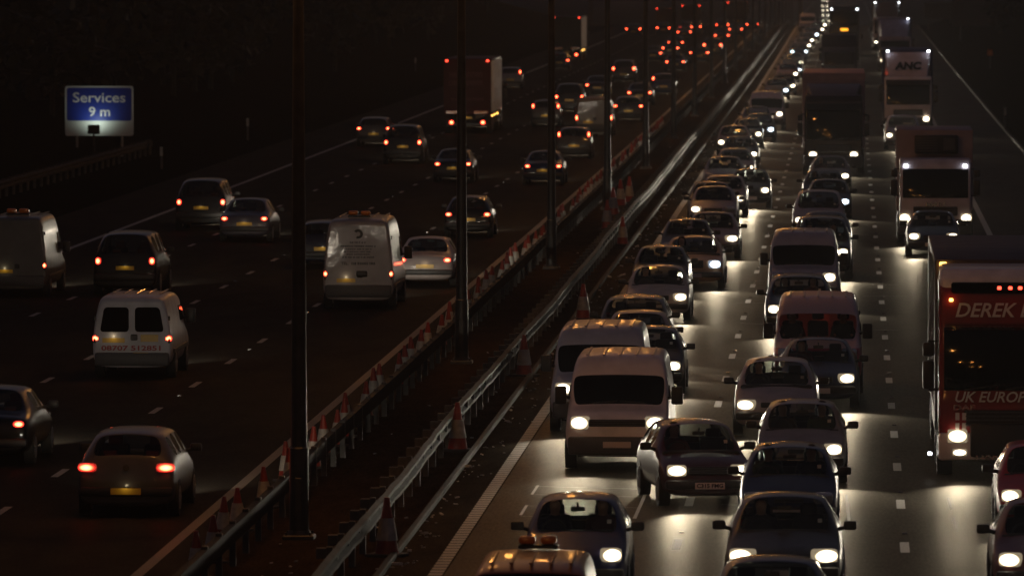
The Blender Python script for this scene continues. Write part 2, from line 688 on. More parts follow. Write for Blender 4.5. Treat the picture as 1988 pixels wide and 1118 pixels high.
def loft(stations, ws, rw, side, L, subdiv=2, inset=.028, crease={1: .5, 4: .35, 5: .45}, ring_crease={}, flat=.62):
    """cage of sections -> body with window openings. ws, rw, side are station indices whose strips become glass.
    returns four meshes: body, windscreen, rear window, side windows"""
    bm = bmesh.new()
    rings = []
    for st in stations:
        y = st[0] - L / 2
        half = section(*st, flat)
        ring = [bm.verts.new((x, y, z)) for x, z in half]
        left = [None] + [bm.verts.new((-x, y, z)) for x, z in half[1:-1]] + [None]
        rings.append((ring, left))
    n = 8
    W_, R_, S_ = [], [], []
    for k in range(len(rings) - 1):
        (a, al), (b, bl) = rings[k], rings[k + 1]
        for i in range(n - 1):
            f1 = bm.faces.new((a[i], b[i], b[i + 1], a[i + 1]))
            la = al[i] or a[i]
            la2 = al[i + 1] or a[i + 1]
            lb = bl[i] or b[i]
            lb2 = bl[i + 1] or b[i + 1]
            f2 = bm.faces.new((la, la2, lb2, lb))
            if k in ws and i >= 5:
                W_ += [f1, f2]
            if k in rw and i >= 5:
                R_ += [f1, f2]
            if k in side and i == 4:
                S_ += [f1, f2]
    for (a, al) in (rings[0], rings[-1]):
        bm.faces.new((a[0], a[1], al[1]))
        for i in range(1, n - 2):
            bm.faces.new((a[i], a[i + 1], al[i + 1], al[i]))
        bm.faces.new((a[n - 2], a[n - 1], al[n - 2]))
    long_ = []
    for k in range(len(rings)):
        for sd_ in (0, 1):
            rg = [rings[k][sd_][i] or rings[k][0][i] for i in range(n)]
            if k + 1 < len(rings):
                nx = [rings[k + 1][sd_][i] or rings[k + 1][0][i] for i in range(n)]
                for i, c in crease.items():
                    e = bm.edges.get((rg[i], nx[i]))
                    if e:
                        long_.append((e, .85 if (i == 5 and k in ws + rw) else c))
            if k in ws or k - 1 in ws or k in rw or k - 1 in rw:
                for i in (5, 6):
                    e = bm.edges.get((rg[i], rg[i + 1]))
                    if e:
                        long_.append((e, .6))
            if k in ring_crease:
                for i in range(n - 1):
                    e = bm.edges.get((rg[i], rg[i + 1]))
                    if e:
                        long_.append((e, ring_crease[k]))
    bmesh.ops.recalc_face_normals(bm, faces=bm.faces[:])
    for fs, mi in ((W_, 1), (R_, 2)):
        if fs:
            bmesh.ops.inset_region(bm, faces=fs, thickness=inset if mi == 1 else inset * 1.3, use_even_offset=True, use_boundary=True)
            for f in fs:
                f.material_index = mi
    for f in S_:
        bmesh.ops.inset_individual(bm, faces=[f], thickness=.04, use_even_offset=True)
        f.material_index = 3
    cl = bm.edges.layers.float.new('crease_edge')
    for e in bm.edges:
        if len(e.link_faces) == 2 and e.link_faces[0].material_index != e.link_faces[1].material_index:
            e[cl] = 1.0
    for e, c in long_:
        if e.is_valid and e[cl] < c:
            e[cl] = c
    me = bpy.data.meshes.new('cage')
    bm.to_mesh(me)
    bm.free()
    for mname in ('trim', 'glass', 'dglass', 'seat'):
        me.materials.append(M[mname])
    o = bpy.data.objects.new('cage', me)
    COL.objects.link(o)
    md = o.modifiers.new('sub', 'SUBSURF')
    md.levels = subdiv
    md.render_levels = subdiv
    dg = bpy.context.evaluated_depsgraph_get()
    full = bpy.data.meshes.new_from_object(o.evaluated_get(dg))
    bpy.data.objects.remove(o)
    out = []
    for idx in range(4):
        b2 = bmesh.new()
        b2.from_mesh(full)
        bmesh.ops.delete(b2, geom=[f for f in b2.faces if f.material_index != idx], context='FACES')
        for f in b2.faces:
            f.material_index = 0
            f.smooth = True
        mm = bpy.data.meshes.new('shell')
        b2.to_mesh(mm)
        nf = len(b2.faces)
        b2.free()
        out.append(mm if nf else None)
    bpy.data.meshes.remove(full)
    return out


def islands(me):
    if not me:
        return []
    bm = bmesh.new()
    bm.from_mesh(me)
    left = set(bm.faces)
    groups = []
    while left:
        f = left.pop()
        grp, todo = {f}, [f]
        while todo:
            for e in todo.pop().edges:
                for g in e.link_faces:
                    if g in left:
                        left.discard(g)
                        grp.add(g)
                        todo.append(g)
        groups.append([g.index for g in grp])
    bm.free()
    out = []
    for idx in groups:
        b = bmesh.new()
        b.from_mesh(me)
        keep = set(idx)
        bmesh.ops.delete(b, geom=[f for f in b.faces if f.index not in keep], context='FACES')
        m = bpy.data.meshes.new('side_window')
        b.to_mesh(m)
        b.free()
        out.append(m)
    return out


def wheel_meshes(r, w):
    t = one(lambda b: (cyl(b, (0, 0, 0), r, r, w, 'X', 24), ), 'tyre', M['tyre'])
    bm = bmesh.new()
    cyl(bm, (0, 0, 0), r * .66, r * .60, w + .012, 'X', 20)
    for i in range(6):
        a = i * math.tau / 6
        for s in (-1, 1):
            box(bm, (s * (w / 2 + .004), math.cos(a) * r * .36, math.sin(a) * r * .36), (.02, .05, r * .40), .006, 1,
                Matrix.Rotation(-a + R(90), 4, 'X'))
    rim = fin(bm, 'rim', M['rim'])
    return t, rim


class Kind:
    """a vehicle prototype: a list of parts (name, mesh, material-coloured, location, rotation, children)"""
    def __init__(s, L, w, H, hz, hx, tz, tx, noun):
        s.L, s.w, s.H, s.hz, s.hx, s.tz, s.tx, s.noun = L, w, H, hz, hx, tz, tx, noun
        s.parts = []
        s.driver = None

    def add(s, name, me, loc=(0, 0, 0), rot=(0, 0, 0), kids=(), near=False, lamp=None):
        s.parts.append(dict(name=name, me=me, loc=loc, rot=rot, kids=list(kids), near=near, lamp=lamp))


def lens_box(w, d, h, bev=.045):
    return one(lambda b: box(b, (0, 0, 0), (w, d, h), bev, 2), 'lens', None)


def with_mats(me, m):
    c = me.copy()
    c.materials.clear()
    c.materials.append(m)
    return c


def finish_car(k, body, glasses, front_y, rear_y, roof_z, belt_z, seat_y, head=(.34, .15), tail=(.24, .16), wheel=(.31, .19), wy=None,
               paint='paint', head_rot=14, see=True, grille=None, plate_z=.40, rplate_z=.62, bumper=None, mirror_y=None, mirror_z=None,
               mirror=(.20, .10, .14), track=None, tail_round=False):
    L = k.L
    body.materials.clear()
    body.materials.append(M[paint])
    k.add('body', body)
    ws, rw, sd = glasses
    g = M['glass'] if see else M['dglass']
    for nm, me, gm in [('windscreen', ws, g), ('rear_window', rw, g)] + [('side_window', q, g) for q in islands(sd)]:
        if me:
            me.materials.clear()
            me.materials.append(gm)
            k.add(nm, me)
    fy, ry = front_y - L / 2, rear_y - L / 2
    hw, hh = head
    for s in (-1, 1):
        k.add('headlight', lens_box(hw, .22, hh), (s * k.hx, fy + .09, k.hz), (0, 0, s * R(head_rot)), lamp='head')
    tw, th = tail
    for s in (-1, 1):
        k.add('tail_light', lens_box(tw * .92, .14, th * .80, .06), (s * k.tx, ry - .055, k.tz), (0, 0, s * R(-10)), lamp='tail')
    if grille:
        gw, gh, gzz = grille
        bm = bmesh.new()
        box(bm, (0, 0, 0), (gw, .06, gh), .015, 1)
        for i in range(3):
            box(bm, (0, -.035, -gh / 2 + gh * (i + .8) / 3.6), (gw * .94, .02, gh * .10), .004, 1, mi=1)
        k.add('grille', fin(bm, 'grille', [M['blackbox'], M['grey_trim']]), (0, fy + .015, gzz))
    bz, bh = bumper or (.42, .16)
    bm = bmesh.new()
    box(bm, (0, .10, 0), (k.w * 1.86, .30, bh), .05, 2)
    bfm = fin(bm, 'bumper', M['grey_trim' if paint != 'paint' else 'trim'])
    k.add('bumper', bfm, (0, fy - .02, bz))
    k.add('bumper', bfm, (0, ry + .02, bz + .03), (0, 0, math.pi))
    pw = one(lambda b: box(b, (0, 0, 0), (.52, .02, .115), .006, 1), 'plate', None)
    k.add('number_plate', with_mats(pw, M['plate_w']), (0, fy - .085, plate_z), lamp='fplate')
    k.add('number_plate', with_mats(pw, M['plate_y']), (0, ry + .085 if rplate_z < .55 else ry + .012, rplate_z), lamp='rplate')
    # mirrors
    my = mirror_y - L / 2
    mz = mirror_z
    for s in (-1, 1):
        bm = bmesh.new()
        box(bm, (s * (mirror[0] / 2 + .04), 0, .02), mirror, .035, 2)
        bar(bm, (-s * .06, .02, -.05), (s * .10, 0, 0), .03, 8)
        k.add('wing_mirror', fin(bm, 'wing_mirror', M['trim']), (s * (k.w * .955), my, mz))
    # wheels
    tr = track or k.w - .10
    tm, rm = wheel_meshes(*wheel)
    for y in wy:
        for s in (-1, 1):
            k.add('wheel', tm, (s * tr, y - L / 2, wheel[0]), kids=[('rim', rm, (0, 0, 0))])
    if see:
        k.add('tax_disc', one(lambda b: box(b, (0, 0, 0), (.065, .01, .065), .01, 1), 'tax_disc', M['plate_w']), (k.w * .60, mirror_y - L / 2 - .02, belt_z + .14), (R(-30), 0, 0), near=True)
    # interior: floor tub, dashboard, seats with head rests, steering wheel
    if see:
        bm = bmesh.new()
        box(bm, (0, seat_y - L / 2 - .78, belt_z - .10), (k.w * 1.7, .45, .22), .06, 2)
        box(bm, (0, seat_y - L / 2 + .3, .42), (k.w * 1.75, 2.4, .05), 0)
        k.add('dashboard', fin(bm, 'dashboard', M['seat']), near=True)
        for s in (-1, 1):
            bm = bmesh.new()
            box(bm, (0, -.22, .50), (.48, .50, .16), .05, 2)
            box(bm, (0, .10, .84), (.48, .14, .60), .06, 2, Matrix.Rotation(R(-10), 4, 'X'))
            box(bm, (0, .20, 1.20), (.26, .10, .18), .04, 2)
            k.add('front_seat', fin(bm, 'front_seat', M['seat']), (s * .36, seat_y - L / 2, belt_z - .95), near=True)
        bm = bmesh.new()
        box(bm, (0, -.22, .50), (k.w * 1.55, .50, .16), .05, 2)
        box(bm, (0, .10, .76), (k.w * 1.5, .14, .44), .06, 2, Matrix.Rotation(R(-10), 4, 'X'))
        for s in (-1, 1):
            box(bm, (s * .36, .16, 1.02), (.24, .09, .12), .035, 2)
        k.add('rear_seat', fin(bm, 'rear_seat', M['seat']), (0, seat_y - L / 2 + .95, belt_z - .95), near=True)
        bm = bmesh.new()
        box(bm, (0, 0, 0), (.22, .03, .07), .015, 1)
        bar(bm, (0, -.02, .02), (0, -.08, .10), .012, 6)
        k.add('rear_view_mirror', fin(bm, 'rear_view_mirror', M['trim']), (0, seat_y - L / 2 - .58, roof_z - .18), near=True)
        bm = bmesh.new()
        rr = 14
        for i in range(rr):
            a, b2 = i * math.tau / rr, (i + 1) * math.tau / rr
            bar(bm, (math.cos(a) * .18, 0, math.sin(a) * .18), (math.cos(b2) * .18, 0, math.sin(b2) * .18), .014, 5)
        bar(bm, (-.18, 0, 0), (.18, 0, 0), .014, 5)
        k.add('steering_wheel', fin(bm, 'steering_wheel', M['trim']), (-.36, seat_y - L / 2 - .52, belt_z - .02), (R(-25), 0, 0), near=True)
        k.driver = (-.36, seat_y - L / 2, belt_z - .95)
    # wiper arms at the foot of the screen
    return k


KINDS = {}


def hatch(name, L=3.85, w=.83, H=1.41, hood=.74, cowl=(1.0, .93), rf=1.62, tailz=.92, box_=0.0, head=(.31, .20), hz=.64, grille=(.50, .08, .60), **kw):
    st = [(.00, .26, .46, .50, w * .70, w * .60), (.03, .22, .56, .60, w * .90, w * .78), (.22, .20, hood - .10, hood - .04, w * .97, w * .84), (.60, .20, hood + .01, hood + .08, w, w * .86),
          (cowl[0], .20, cowl[1] - .06, cowl[1], w, w * .84), (rf, .20, cowl[1] - .01, H - .03, w, w * .72), (rf + .55, .20, cowl[1], H, w, w * .69),
          (L - 1.05, .20, cowl[1] + .01, H - .01, w, w * .68), (L - .55, .20, cowl[1] + .01, H - .05, w * .99, w * .66), (L - .14, .20, tailz - .02, tailz + .06, w * .97, w * .76),
          (L - .05, .20, .78, .84, w * .95, w * .80), (L, .28, .56, .62, w * .84, w * .70)]
    b, ws, rw, sd = loft(st, [4], [8], [5, 6, 7], L)
    k = Kind(L, w, H, hz, w * .68, .80 if 'tz' not in kw else kw.pop('tz'), w * .78, 'car')
    KINDS[name] = finish_car(k, b, (ws, rw, sd), .03, L - .02, H, cowl[1], 2.0, head=head, wy=(.72, L - .70), mirror_y=cowl[0] + .38, mirror_z=cowl[1] + .05,
                             grille=grille, **kw)


hatch('hatch')
hatch('round_hatch', L=3.70, w=.80, H=1.46, hood=.78, cowl=(.95, .96), rf=1.5, head=(.30, .20), hz=.70, grille=(.36, .06, .62), tail=(.18, .24))
hatch('old_hatch', L=4.0, w=.82, H=1.40, hood=.78, cowl=(1.15, .92), rf=1.75, head=(.34, .19), hz=.66, grille=(.74, .14, .66), head_rot=5)
hatch('golf', L=4.05, w=.86, H=1.46, hood=.76, cowl=(1.1, .97), rf=1.75, tailz=.98, head=(.36, .2), tail=(.36, .19), grille=(.6, .1, .64), rplate_z=.46, tz=.86)


def saloon(name, L=4.5, w=.87, H=1.42, hood=.76, cowl=(1.15, .93), rf=1.85, rr=3.05, rb=3.72, trunk=.96, head=(.33, .20), hz=.66, grille=(.62, .12, .64), tz=.80, **kw):
    st = [(.00, .26, .46, .50, w * .72, w * .62), (.03, .22, .58, .62, w * .92, w * .80), (.24, .20, hood - .10, hood - .03, w * .98, w * .85), (.70, .20, hood + .01, hood + .07, w, w * .86),
          (cowl[0], .20, cowl[1] - .06, cowl[1], w, w * .84), (rf, .20, cowl[1] - .01, H - .03, w, w * .70), (rf + .5, .20, cowl[1], H, w, w * .67),
          (rr, .20, cowl[1] + .01, H - .04, w, w * .65), (rb, .20, trunk - .04, trunk + .04, w, w * .80), (L - .30, .20, trunk - .07, trunk + .0, w * .98, w * .82),
          (L - .06, .22, trunk - .14, trunk - .06, w * .94, w * .78), (L, .30, .58, .64, w * .84, w * .70)]
    b, ws, rw, sd = loft(st, [4], [7], [5, 6], L)
    k = Kind(L, w, H, hz, w * .68, tz, w * .74, 'car')
    KINDS[name] = finish_car(k, b, (ws, rw, sd), .03, L - .02, H, cowl[1], 2.15, head=head, wy=(.80, L - .95), mirror_y=cowl[0] + .40, mirror_z=cowl[1] + .05,
                             grille=grille, **kw)


saloon('saloon')
saloon('round_saloon', L=4.6, w=.89, H=1.44, head=(.38, .20), grille=(.42, .12, .62), head_rot=20)
saloon('big_saloon', L=4.85, w=.92, H=1.45, hood=.84, cowl=(1.4, .98), rf=2.1, rr=3.3, rb=4.0, trunk=1.02, head=(.34, .22), hz=.72, grille=(.62, .22, .72), tail=(.40, .2))


def boxcar(name, L=4.4, w=.88, H=1.46, hood=.78, cowl=(1.05, .97), rf=1.75, head=(.31, .21), hz=.68, grille=(.6, .12, .66), tz=.90, seat=2.1, rwz=1.0, **kw):
    st = [(.00, .28, .48, .52, w * .72, w * .62), (.03, .24, .60, .64, w * .92, w * .80), (.22, .22, hood - .08, hood - .02, w * .98, w * .85), (.60, .22, hood + .03, hood + .09, w, w * .86),
          (cowl[0], .22, cowl[1] - .06, cowl[1], w, w * .85), (rf, .22, cowl[1] - .01, H - .03, w, w * .75), (rf + .6, .22, cowl[1], H, w, w * .73),
          (L - 1.25, .22, cowl[1] + .01, H, w, w * .72), (L - .38, .22, cowl[1] + .02, H - .05, w * .99, w * .70), (L - .10, .22, rwz - .03, rwz + .05, w * .98, w * .84),
          (L - .04, .22, .84, .90, w * .96, w * .84), (L, .30, .58, .66, w * .86, w * .74)]
    b, ws, rw, sd = loft(st, [4], [8], [5, 6, 7], L)
    k = Kind(L, w, H, hz, w * .68, tz, w * .82, 'car')
    KINDS[name] = finish_car(k, b, (ws, rw, sd), .03, L - .02, H, cowl[1], seat, head=head, wy=(.80, L - .80), mirror_y=cowl[0] + .38, mirror_z=cowl[1] + .05,
                             grille=grille, **kw)


boxcar('estate')
boxcar('mpv', L=4.3, w=.90, H=1.68, hood=.92, cowl=(.85, 1.10), rf=1.7, hz=.74, seat=1.95, tz=1.05, rwz=1.08, tail=(.2, .34))
boxcar('suv', L=4.5, w=.92, H=1.80, hood=.98, cowl=(1.2, 1.14), rf=1.75, hz=.82, wheel=(.37, .23), tz=1.0, rwz=1.14, bumper=(.52, .2), plate_z=.56, tail=(.18, .26), rplate_z=.80)
boxcar('high_tail_hatch', L=3.9, w=.84, H=1.50, hood=.80, cowl=(.95, .99), rf=1.55, tz=1.16, tail=(.13, .34), rwz=1.0)


def van(name, L, w, H, hood, cowl, rf, hz, head, tz, tail, roof_taper=.80, rear_windows=False, grille=None, rplate=(0, .8), hx=None, bump=(.48, .34), high_cap=0.0, paint='vanpaint'):
    st = [(.00, .34, .62, .68, w * .76, w * .66), (.03, .28, .80, .86, w * .95, w * .84), (.18, .26, hood - .14, hood - .07, w * .99, w * .87), (.45, .26, hood - .05, hood + .01, w, w * .88),
          (cowl[0], .26, cowl[1] - .05, cowl[1] + .01, w, w * .87), (rf, .26, cowl[1] + .05, H - .10 - high_cap, w, w * (roof_taper + .05)), (rf + .35, .26, cowl[1] + .06, H - .01, w, w * roof_taper),
          (rf + 1.0, .26, cowl[1] + .06, H, w, w * roof_taper), (L - .5, .26, cowl[1] + .06, H, w, w * roof_taper), (L - .07, .26, cowl[1] + .06, H - .03, w, w * roof_taper),
          (L - .02, .26, cowl[1] + .06, H - .09, w * .985, w * (roof_taper - .03)), (L, .32, cowl[1], H - .16, w * .95, w * (roof_taper - .06))]
    b, ws, rw, sd = loft(st, [4], [], [], L, inset=.03, crease={1: .8, 3: .5, 4: .75, 5: .8, 6: .3}, ring_crease={2: .4, 6: .3, 9: .6, 10: .8}, flat=.84)
    k = Kind(L, w, H, hz, hx or w * .70, tz, w * .90, 'van')
    finish_car(k, b, (ws, None, None), .03, L - .0, H, cowl[1], rf + .4, head=head, tail=tail, wheel=(.34, .21), wy=(.88, L - 1.0), paint=paint, see=False,
               head_rot=8, mirror_y=cowl[0] + .28, mirror_z=cowl[1] + .16, mirror=(.22, .12, .34), grille=grille, plate_z=.50, rplate_z=rplate[1], bumper=bump)
    ry = L / 2
    k.parts = [p for p in k.parts if p.get('lamp') != 'rplate']
    pw = one(lambda b_: box(b_, (0, 0, 0), (.52, .02, .115), .006, 1), 'plate', M['plate_y'])
    k.add('number_plate', pw, (rplate[0], ry + .004, rplate[1]), lamp='rplate')
    # cab door glass, sill strip and rear doors
    for s in (-1, 1):
        bm = bmesh.new()
        ya, yb = cowl[0] - L / 2 + .34, rf - L / 2 + .62
        z0, z1 = cowl[1] + .12, H - .34 - high_cap
        kx = w * .965
        kt = w * (roof_taper + (.97 - roof_taper) * (H - z1) / (H - z0 + .02))
        pts = [(kx, ya), (kx, yb), (kt, yb), (kt, ya + .42)]
        zz = [z0, z0, z1, z1]
        a = [bm.verts.new((s * (p[0] + .012), p[1], z)) for p, z in zip(pts, zz)]
        c = [bm.verts.new((s * (p[0] - .03), p[1], z)) for p, z in zip(pts, zz)]
        bm.faces.new(a)
        bm.faces.new(c[::-1])
        for i in range(4):
            bm.faces.new((a[i], a[(i + 1) % 4], c[(i + 1) % 4], c[i]))
        k.add('door_window', fin(bm, 'door_window', M['dglass'], 0))
        k.add('side_moulding', one(lambda b_: box(b_, (0, 0, 0), (.03, L * .72, .11), .01, 1), 'side_moulding', M['grey_trim']), (s * (w + .005), .2, .62))
    for s in (-1, 1):
        bm = bmesh.new()
        zt = H - .22
        zb = .62
        wt, wb = w * (roof_taper - .10), w * .90
        vs = []
        for yy in (ry - .02, ry + .012):
            vs.append([bm.verts.new((s * x, yy, z)) for x, z in ((.012, zb), (wb, zb), (wb, cowl[1] + .05), (wt, zt), (.012, zt))])
        bm.faces.new(vs[1])
        bm.faces.new(vs[0][::-1])
        for i in range(5):
            j = (i + 1) % 5
            bm.faces.new((vs[0][i], vs[0][j], vs[1][j], vs[1][i]))
        kids = []
        if rear_windows:
            b3 = bmesh.new()
            z0, z1 = cowl[1] - .03, H - .27
            xo = w * .80
            xo2 = w * (roof_taper - .15)
            quad_ = [Vector((x, z)) for x, z in ((.07, z0), (xo, z0), (xo2, z1), (.07, z1))]
            rim_ = []
            for c in range(4):
                p, q, r_ = quad_[c - 1], quad_[c], quad_[(c + 1) % 4]
                a_, b_ = q + (p - q).normalized() * .09, q + (r_ - q).normalized() * .09
                rim_ += [a_ * (1 - u) ** 2 + q * 2 * u * (1 - u) + b_ * u * u for u in (0, .25, .5, .75, 1)]
            p1 = [b3.verts.new((s * v.x, ry + .02, v.y)) for v in rim_]
            p0 = [b3.verts.new((s * v.x, ry + .0, v.y)) for v in rim_]
            b3.faces.new(p1)
            for i in range(len(rim_)):
                j = (i + 1) % len(rim_)
                b3.faces.new((p0[i], p0[j], p1[j], p1[i]))
            kids.append(('window', fin(b3, 'window', M['dglass'], 0), (0, 0, 0)))
        b4 = bmesh.new()
        for z in (zb + .25, zt - .3):
            box(b4, (s * (w * .93), ry + .0, z), (.05, .05, .10), .01, 1)
        if s < 0:
            box(b4, (s * .10 + .05, ry + .03, .95), (.16, .05, .14), .02, 1)
        kids.append(('hinge', fin(b4, 'hinge', M['trim']), (0, 0, 0)))
        me = fin(bm, 'rear_door', M[paint], 20)
        k.add('rear_door', me, kids=kids)
    # roof ribs
    bm = bmesh.new()
    for i in range(5):
        x = (i - 2) * w * roof_taper * .36
        box(bm, (x, .35, H + .006), (.05, L - rf - 1.1, .018), .008, 1)
    k.add('roof_ribs', fin(bm, 'roof_ribs', M[paint]))
    # wiper pair
    bm = bmesh.new()
    for s in (-1, 1):
        bar(bm, (s * .5, cowl[0] - L / 2 + .0, cowl[1] + .05), (s * .02, cowl[0] - L / 2 + .02, cowl[1] + .09), .012, 6)
    k.add('wipers', fin(bm, 'wipers', M['trim']))
    KINDS[name] = k
    return k


van('panel_van', 4.9, .985, 2.08, 1.10, (.85, 1.17), 1.36, .90, (.34, .24), 1.0, (.16, .40), .87, grille=(1.06, .13, .90), rplate=(.3, .78), high_cap=.24)
van('high_van', 5.6, .97, 2.48, 1.06, (.9, 1.20), 1.55, .84, (.30, .22), .98, (.16, .20), .85, grille=(.9, .16, .82), rplate=(.33, .80), high_cap=.28)
van('small_van', 4.45, .91, 1.90, 1.0, (.80, 1.10), 1.45, .78, (.38, .22), .92, (.20, .20), .84, rear_windows=True, grille=(.6, .1, .78), rplate=(.42, .88), bump=(.42, .30))


# a minibus: the panel van's shell with a see-through screen, two-tone paint and seats
import copy
k = copy.copy(KINDS['panel_van'])
k.parts = [dict(p) for p in k.parts]
for p in k.parts:
    if p['name'] == 'windscreen':
        p['me'] = with_mats(p['me'], M['glass'])
    if p['name'] == 'body':
        p['me'] = with_mats(p['me'], M['two_tone'])
for s in (-1, 0, 1):
    bm = bmesh.new()
    box(bm, (0, .0, .55), (.46, .5, .16), .05, 2)
    box(bm, (0, .26, .92), (.46, .14, .66), .06, 2, Matrix.Rotation(R(-8), 4, 'X'))
    box(bm, (0, .33, 1.36), (.26, .10, .18), .04, 2)
    k.add('front_seat', fin(bm, 'front_seat', M['seat']), (s * .56, -k.L / 2 + 1.85, .28))
bm = bmesh.new()
box(bm, (0, -k.L / 2 + 1.05, 1.08), (1.7, .42, .16), .05, 2)
k.add('dashboard', fin(bm, 'dashboard', M['seat']))
bm = bmesh.new()
box(bm, (-.45, -k.L / 2 + .98, 1.18), (.34, .24, .02), .004, 1)
k.add('papers', fin(bm, 'papers', M['whiteink']))
bm = bmesh.new()
box(bm, (.12, -k.L / 2 + 1.0, 1.21), (.26, .05, .09), .01, 1)
k.add('dash_sign', fin(bm, 'dash_sign', M['ambp']))
k.driver = (-.56, -k.L / 2 + 1.95, .34)
KINDS['minibus'] = k


# ------------------------------------------------------------------ lorries, coach
def prism(bm, prof, x0, x1, bev=0.0, mi=0):
    """side profile (y, z) extruded across the vehicle"""
    a = [bm.verts.new((x0, y, z)) for y, z in prof]
    b = [bm.verts.new((x1, y, z)) for y, z in prof]
    fs = [bm.faces.new(a), bm.faces.new(b[::-1])]
    n = len(prof)
    for i in range(n):
        fs.append(bm.faces.new((a[i], b[i], b[(i + 1) % n], a[(i + 1) % n])))
    for f in fs:
        f.material_index = mi
    if bev:
        es = list({e for f in fs for e in f.edges})
        bmesh.ops.bevel(bm, geom=es, offset=bev, segments=3, profile=.6, affect='EDGES', clamp_overlap=True)


def lorry(name, L=8.5, cab_h=2.75, box_h=3.9, cab_w=2.36, box_w=2.52, gap=.35, deflector=None, fridge=False, visor=False, markers=(), hz=.92, hx=.86,
          head=(.34, .27), box_lip=0.0, low_bumper='grey', artic=False, top_lamps=None, curtain=None, wind=(1.42, 2.42), marker_low=False, cab_col=None):
    k = Kind(L, box_w / 2, box_h, hz, hx, .62, .84, 'lorry')
    y0 = -L / 2
    hw = cab_w / 2
    bm = bmesh.new()
    prism(bm, [(y0 + .06, .75), (y0 + .02, 1.35), (y0 + .20, cab_h - .22), (y0 + .40, cab_h), (y0 + 2.1, cab_h), (y0 + 2.15, .75)], -hw, hw, .09)
    k.add('cab', fin(bm, 'cab', M['vanpaint']))
    z0, z1 = wind
    sl = .18 / (cab_h - .22 - 1.35)
    bm = bmesh.new()
    f = lambda z: y0 + .02 + max(0, z - 1.35) * sl - .012
    prism(bm, [(f(z0), z0), (f(z1), z1), (f(z1) + .08, z1), (f(z0) + .08, z0)], -hw + .09, hw - .09, .02)
    k.add('windscreen', fin(bm, 'windscreen', M['dglass']))
    for s in (-1, 1):
        bm = bmesh.new()
        prism(bm, [(y0 + .42, 1.55), (y0 + .50, cab_h - .42), (y0 + 1.45, cab_h - .42), (y0 + 1.45, 1.55)], s * (hw - .03), s * (hw + .012), .012)
        k.add('door_window', fin(bm, 'door_window', M['dglass']))
    bm = bmesh.new()
    for i in range(2):
        bar(bm, (-.75 + i * .75, y0 - .02, z0 + .02), (-.15 + i * .75, y0 + .0, z0 + .10), .014, 6)
    k.add('wipers', fin(bm, 'wipers', M['trim']))
    bm = bmesh.new()
    box(bm, (0, y0 + .03, 1.12), (cab_w * .62, .07, .30), .02, 1)
    for i in range(4):
        box(bm, (0, y0 - .012, 1.01 + i * .075), (cab_w * .60, .03, .03), .008, 1, mi=1)
    k.add('grille', fin(bm, 'grille', [M['blackbox'], M['grey_trim']]))
    bm = bmesh.new()
    box(bm, (0, y0 + .10, .60), (cab_w + .04, .42, .50), .07, 2)
    k.add('bumper', fin(bm, 'bumper', M['vanpaint' if low_bumper == 'paint' else 'grey_trim']))
    for s in (-1, 1):
        k.add('headlight', lens_box(head[0], .12, head[1], .03), (s * hx, y0 - (.02 if hz > .85 else .09), hz), lamp='head')
    k.add('number_plate', one(lambda b: box(b, (0, 0, 0), (.52, .02, .115), .006, 1), 'plate', M['plate_w']), (0, y0 - .12, .55), lamp='fplate')
    for s in (-1, 1):
        bm = bmesh.new()
        box(bm, (0, 0, -.15), (.22, .12, .52), .04, 2)
        box(bm, (0, 0, .32), (.22, .12, .26), .04, 2)
        bar(bm, (0, 0, .47), (-s * .22, .18, .46), .02, 6)
        bar(bm, (0, 0, -.43), (-s * .22, .18, -.42), .02, 6)
        k.add('wing_mirror', fin(bm, 'wing_mirror', M['blackbox']), (s * (hw + .19), y0 + .22, 2.05))
    if visor:
        bm = bmesh.new()
        prism(bm, [(y0 - .14, z1 - .06), (y0 + .02, z1 + .20), (y0 + .10, z1 + .20), (y0 - .06, z1 - .06)], -hw + .05, hw - .05, .02)
        k.add('sun_visor', fin(bm, 'sun_visor', M['blackbox']))
    yb = y0 + 2.2 + gap
    if deflector:
        dh = deflector
        bm = bmesh.new()
        bb = [(-hw * .80, y0 + .45, cab_h - .03), (hw * .80, y0 + .45, cab_h - .03), (hw * .97, y0 + 2.05, cab_h - .03), (-hw * .97, y0 + 2.05, cab_h - .03)]
        tt = [(-hw * .97, y0 + 1.45, dh), (hw * .97, y0 + 1.45, dh), (hw * .97, y0 + 2.0, dh), (-hw * .97, y0 + 2.0, dh)]
        a = [bm.verts.new(p) for p in bb]
        b = [bm.verts.new(p) for p in tt]
        bm.faces.new(a[::-1])
        bm.faces.new(b)
        for i in range(4):
            bm.faces.new((a[i], a[(i + 1) % 4], b[(i + 1) % 4], b[i]))
        bmesh.ops.bevel(bm, geom=bm.edges[:], offset=.06, segments=3, affect='EDGES')
        k.add('wind_deflector', fin(bm, 'wind_deflector', M['vanpaint']))
    bh0 = 1.05
    bm = bmesh.new()
    box(bm, (0, (yb + L / 2) / 2, (bh0 + box_h) / 2), (box_w, L / 2 - yb, box_h - bh0), .035, 2)
    for s in (-1, 1):
        n = int((L / 2 - yb) / 1.2)
        for i in range(1, n):
            box(bm, (s * (box_w / 2 + .004), yb + i * 1.2, (bh0 + box_h) / 2), (.02, .05, box_h - bh0 - .2), .004, 1)
    if box_lip:
        box(bm, (0, yb + .03, box_h - box_lip / 2 + .01), (box_w + .05, .10, box_lip), .02, 1)
    k.add('cargo_box', fin(bm, 'cargo_box', M['box']))
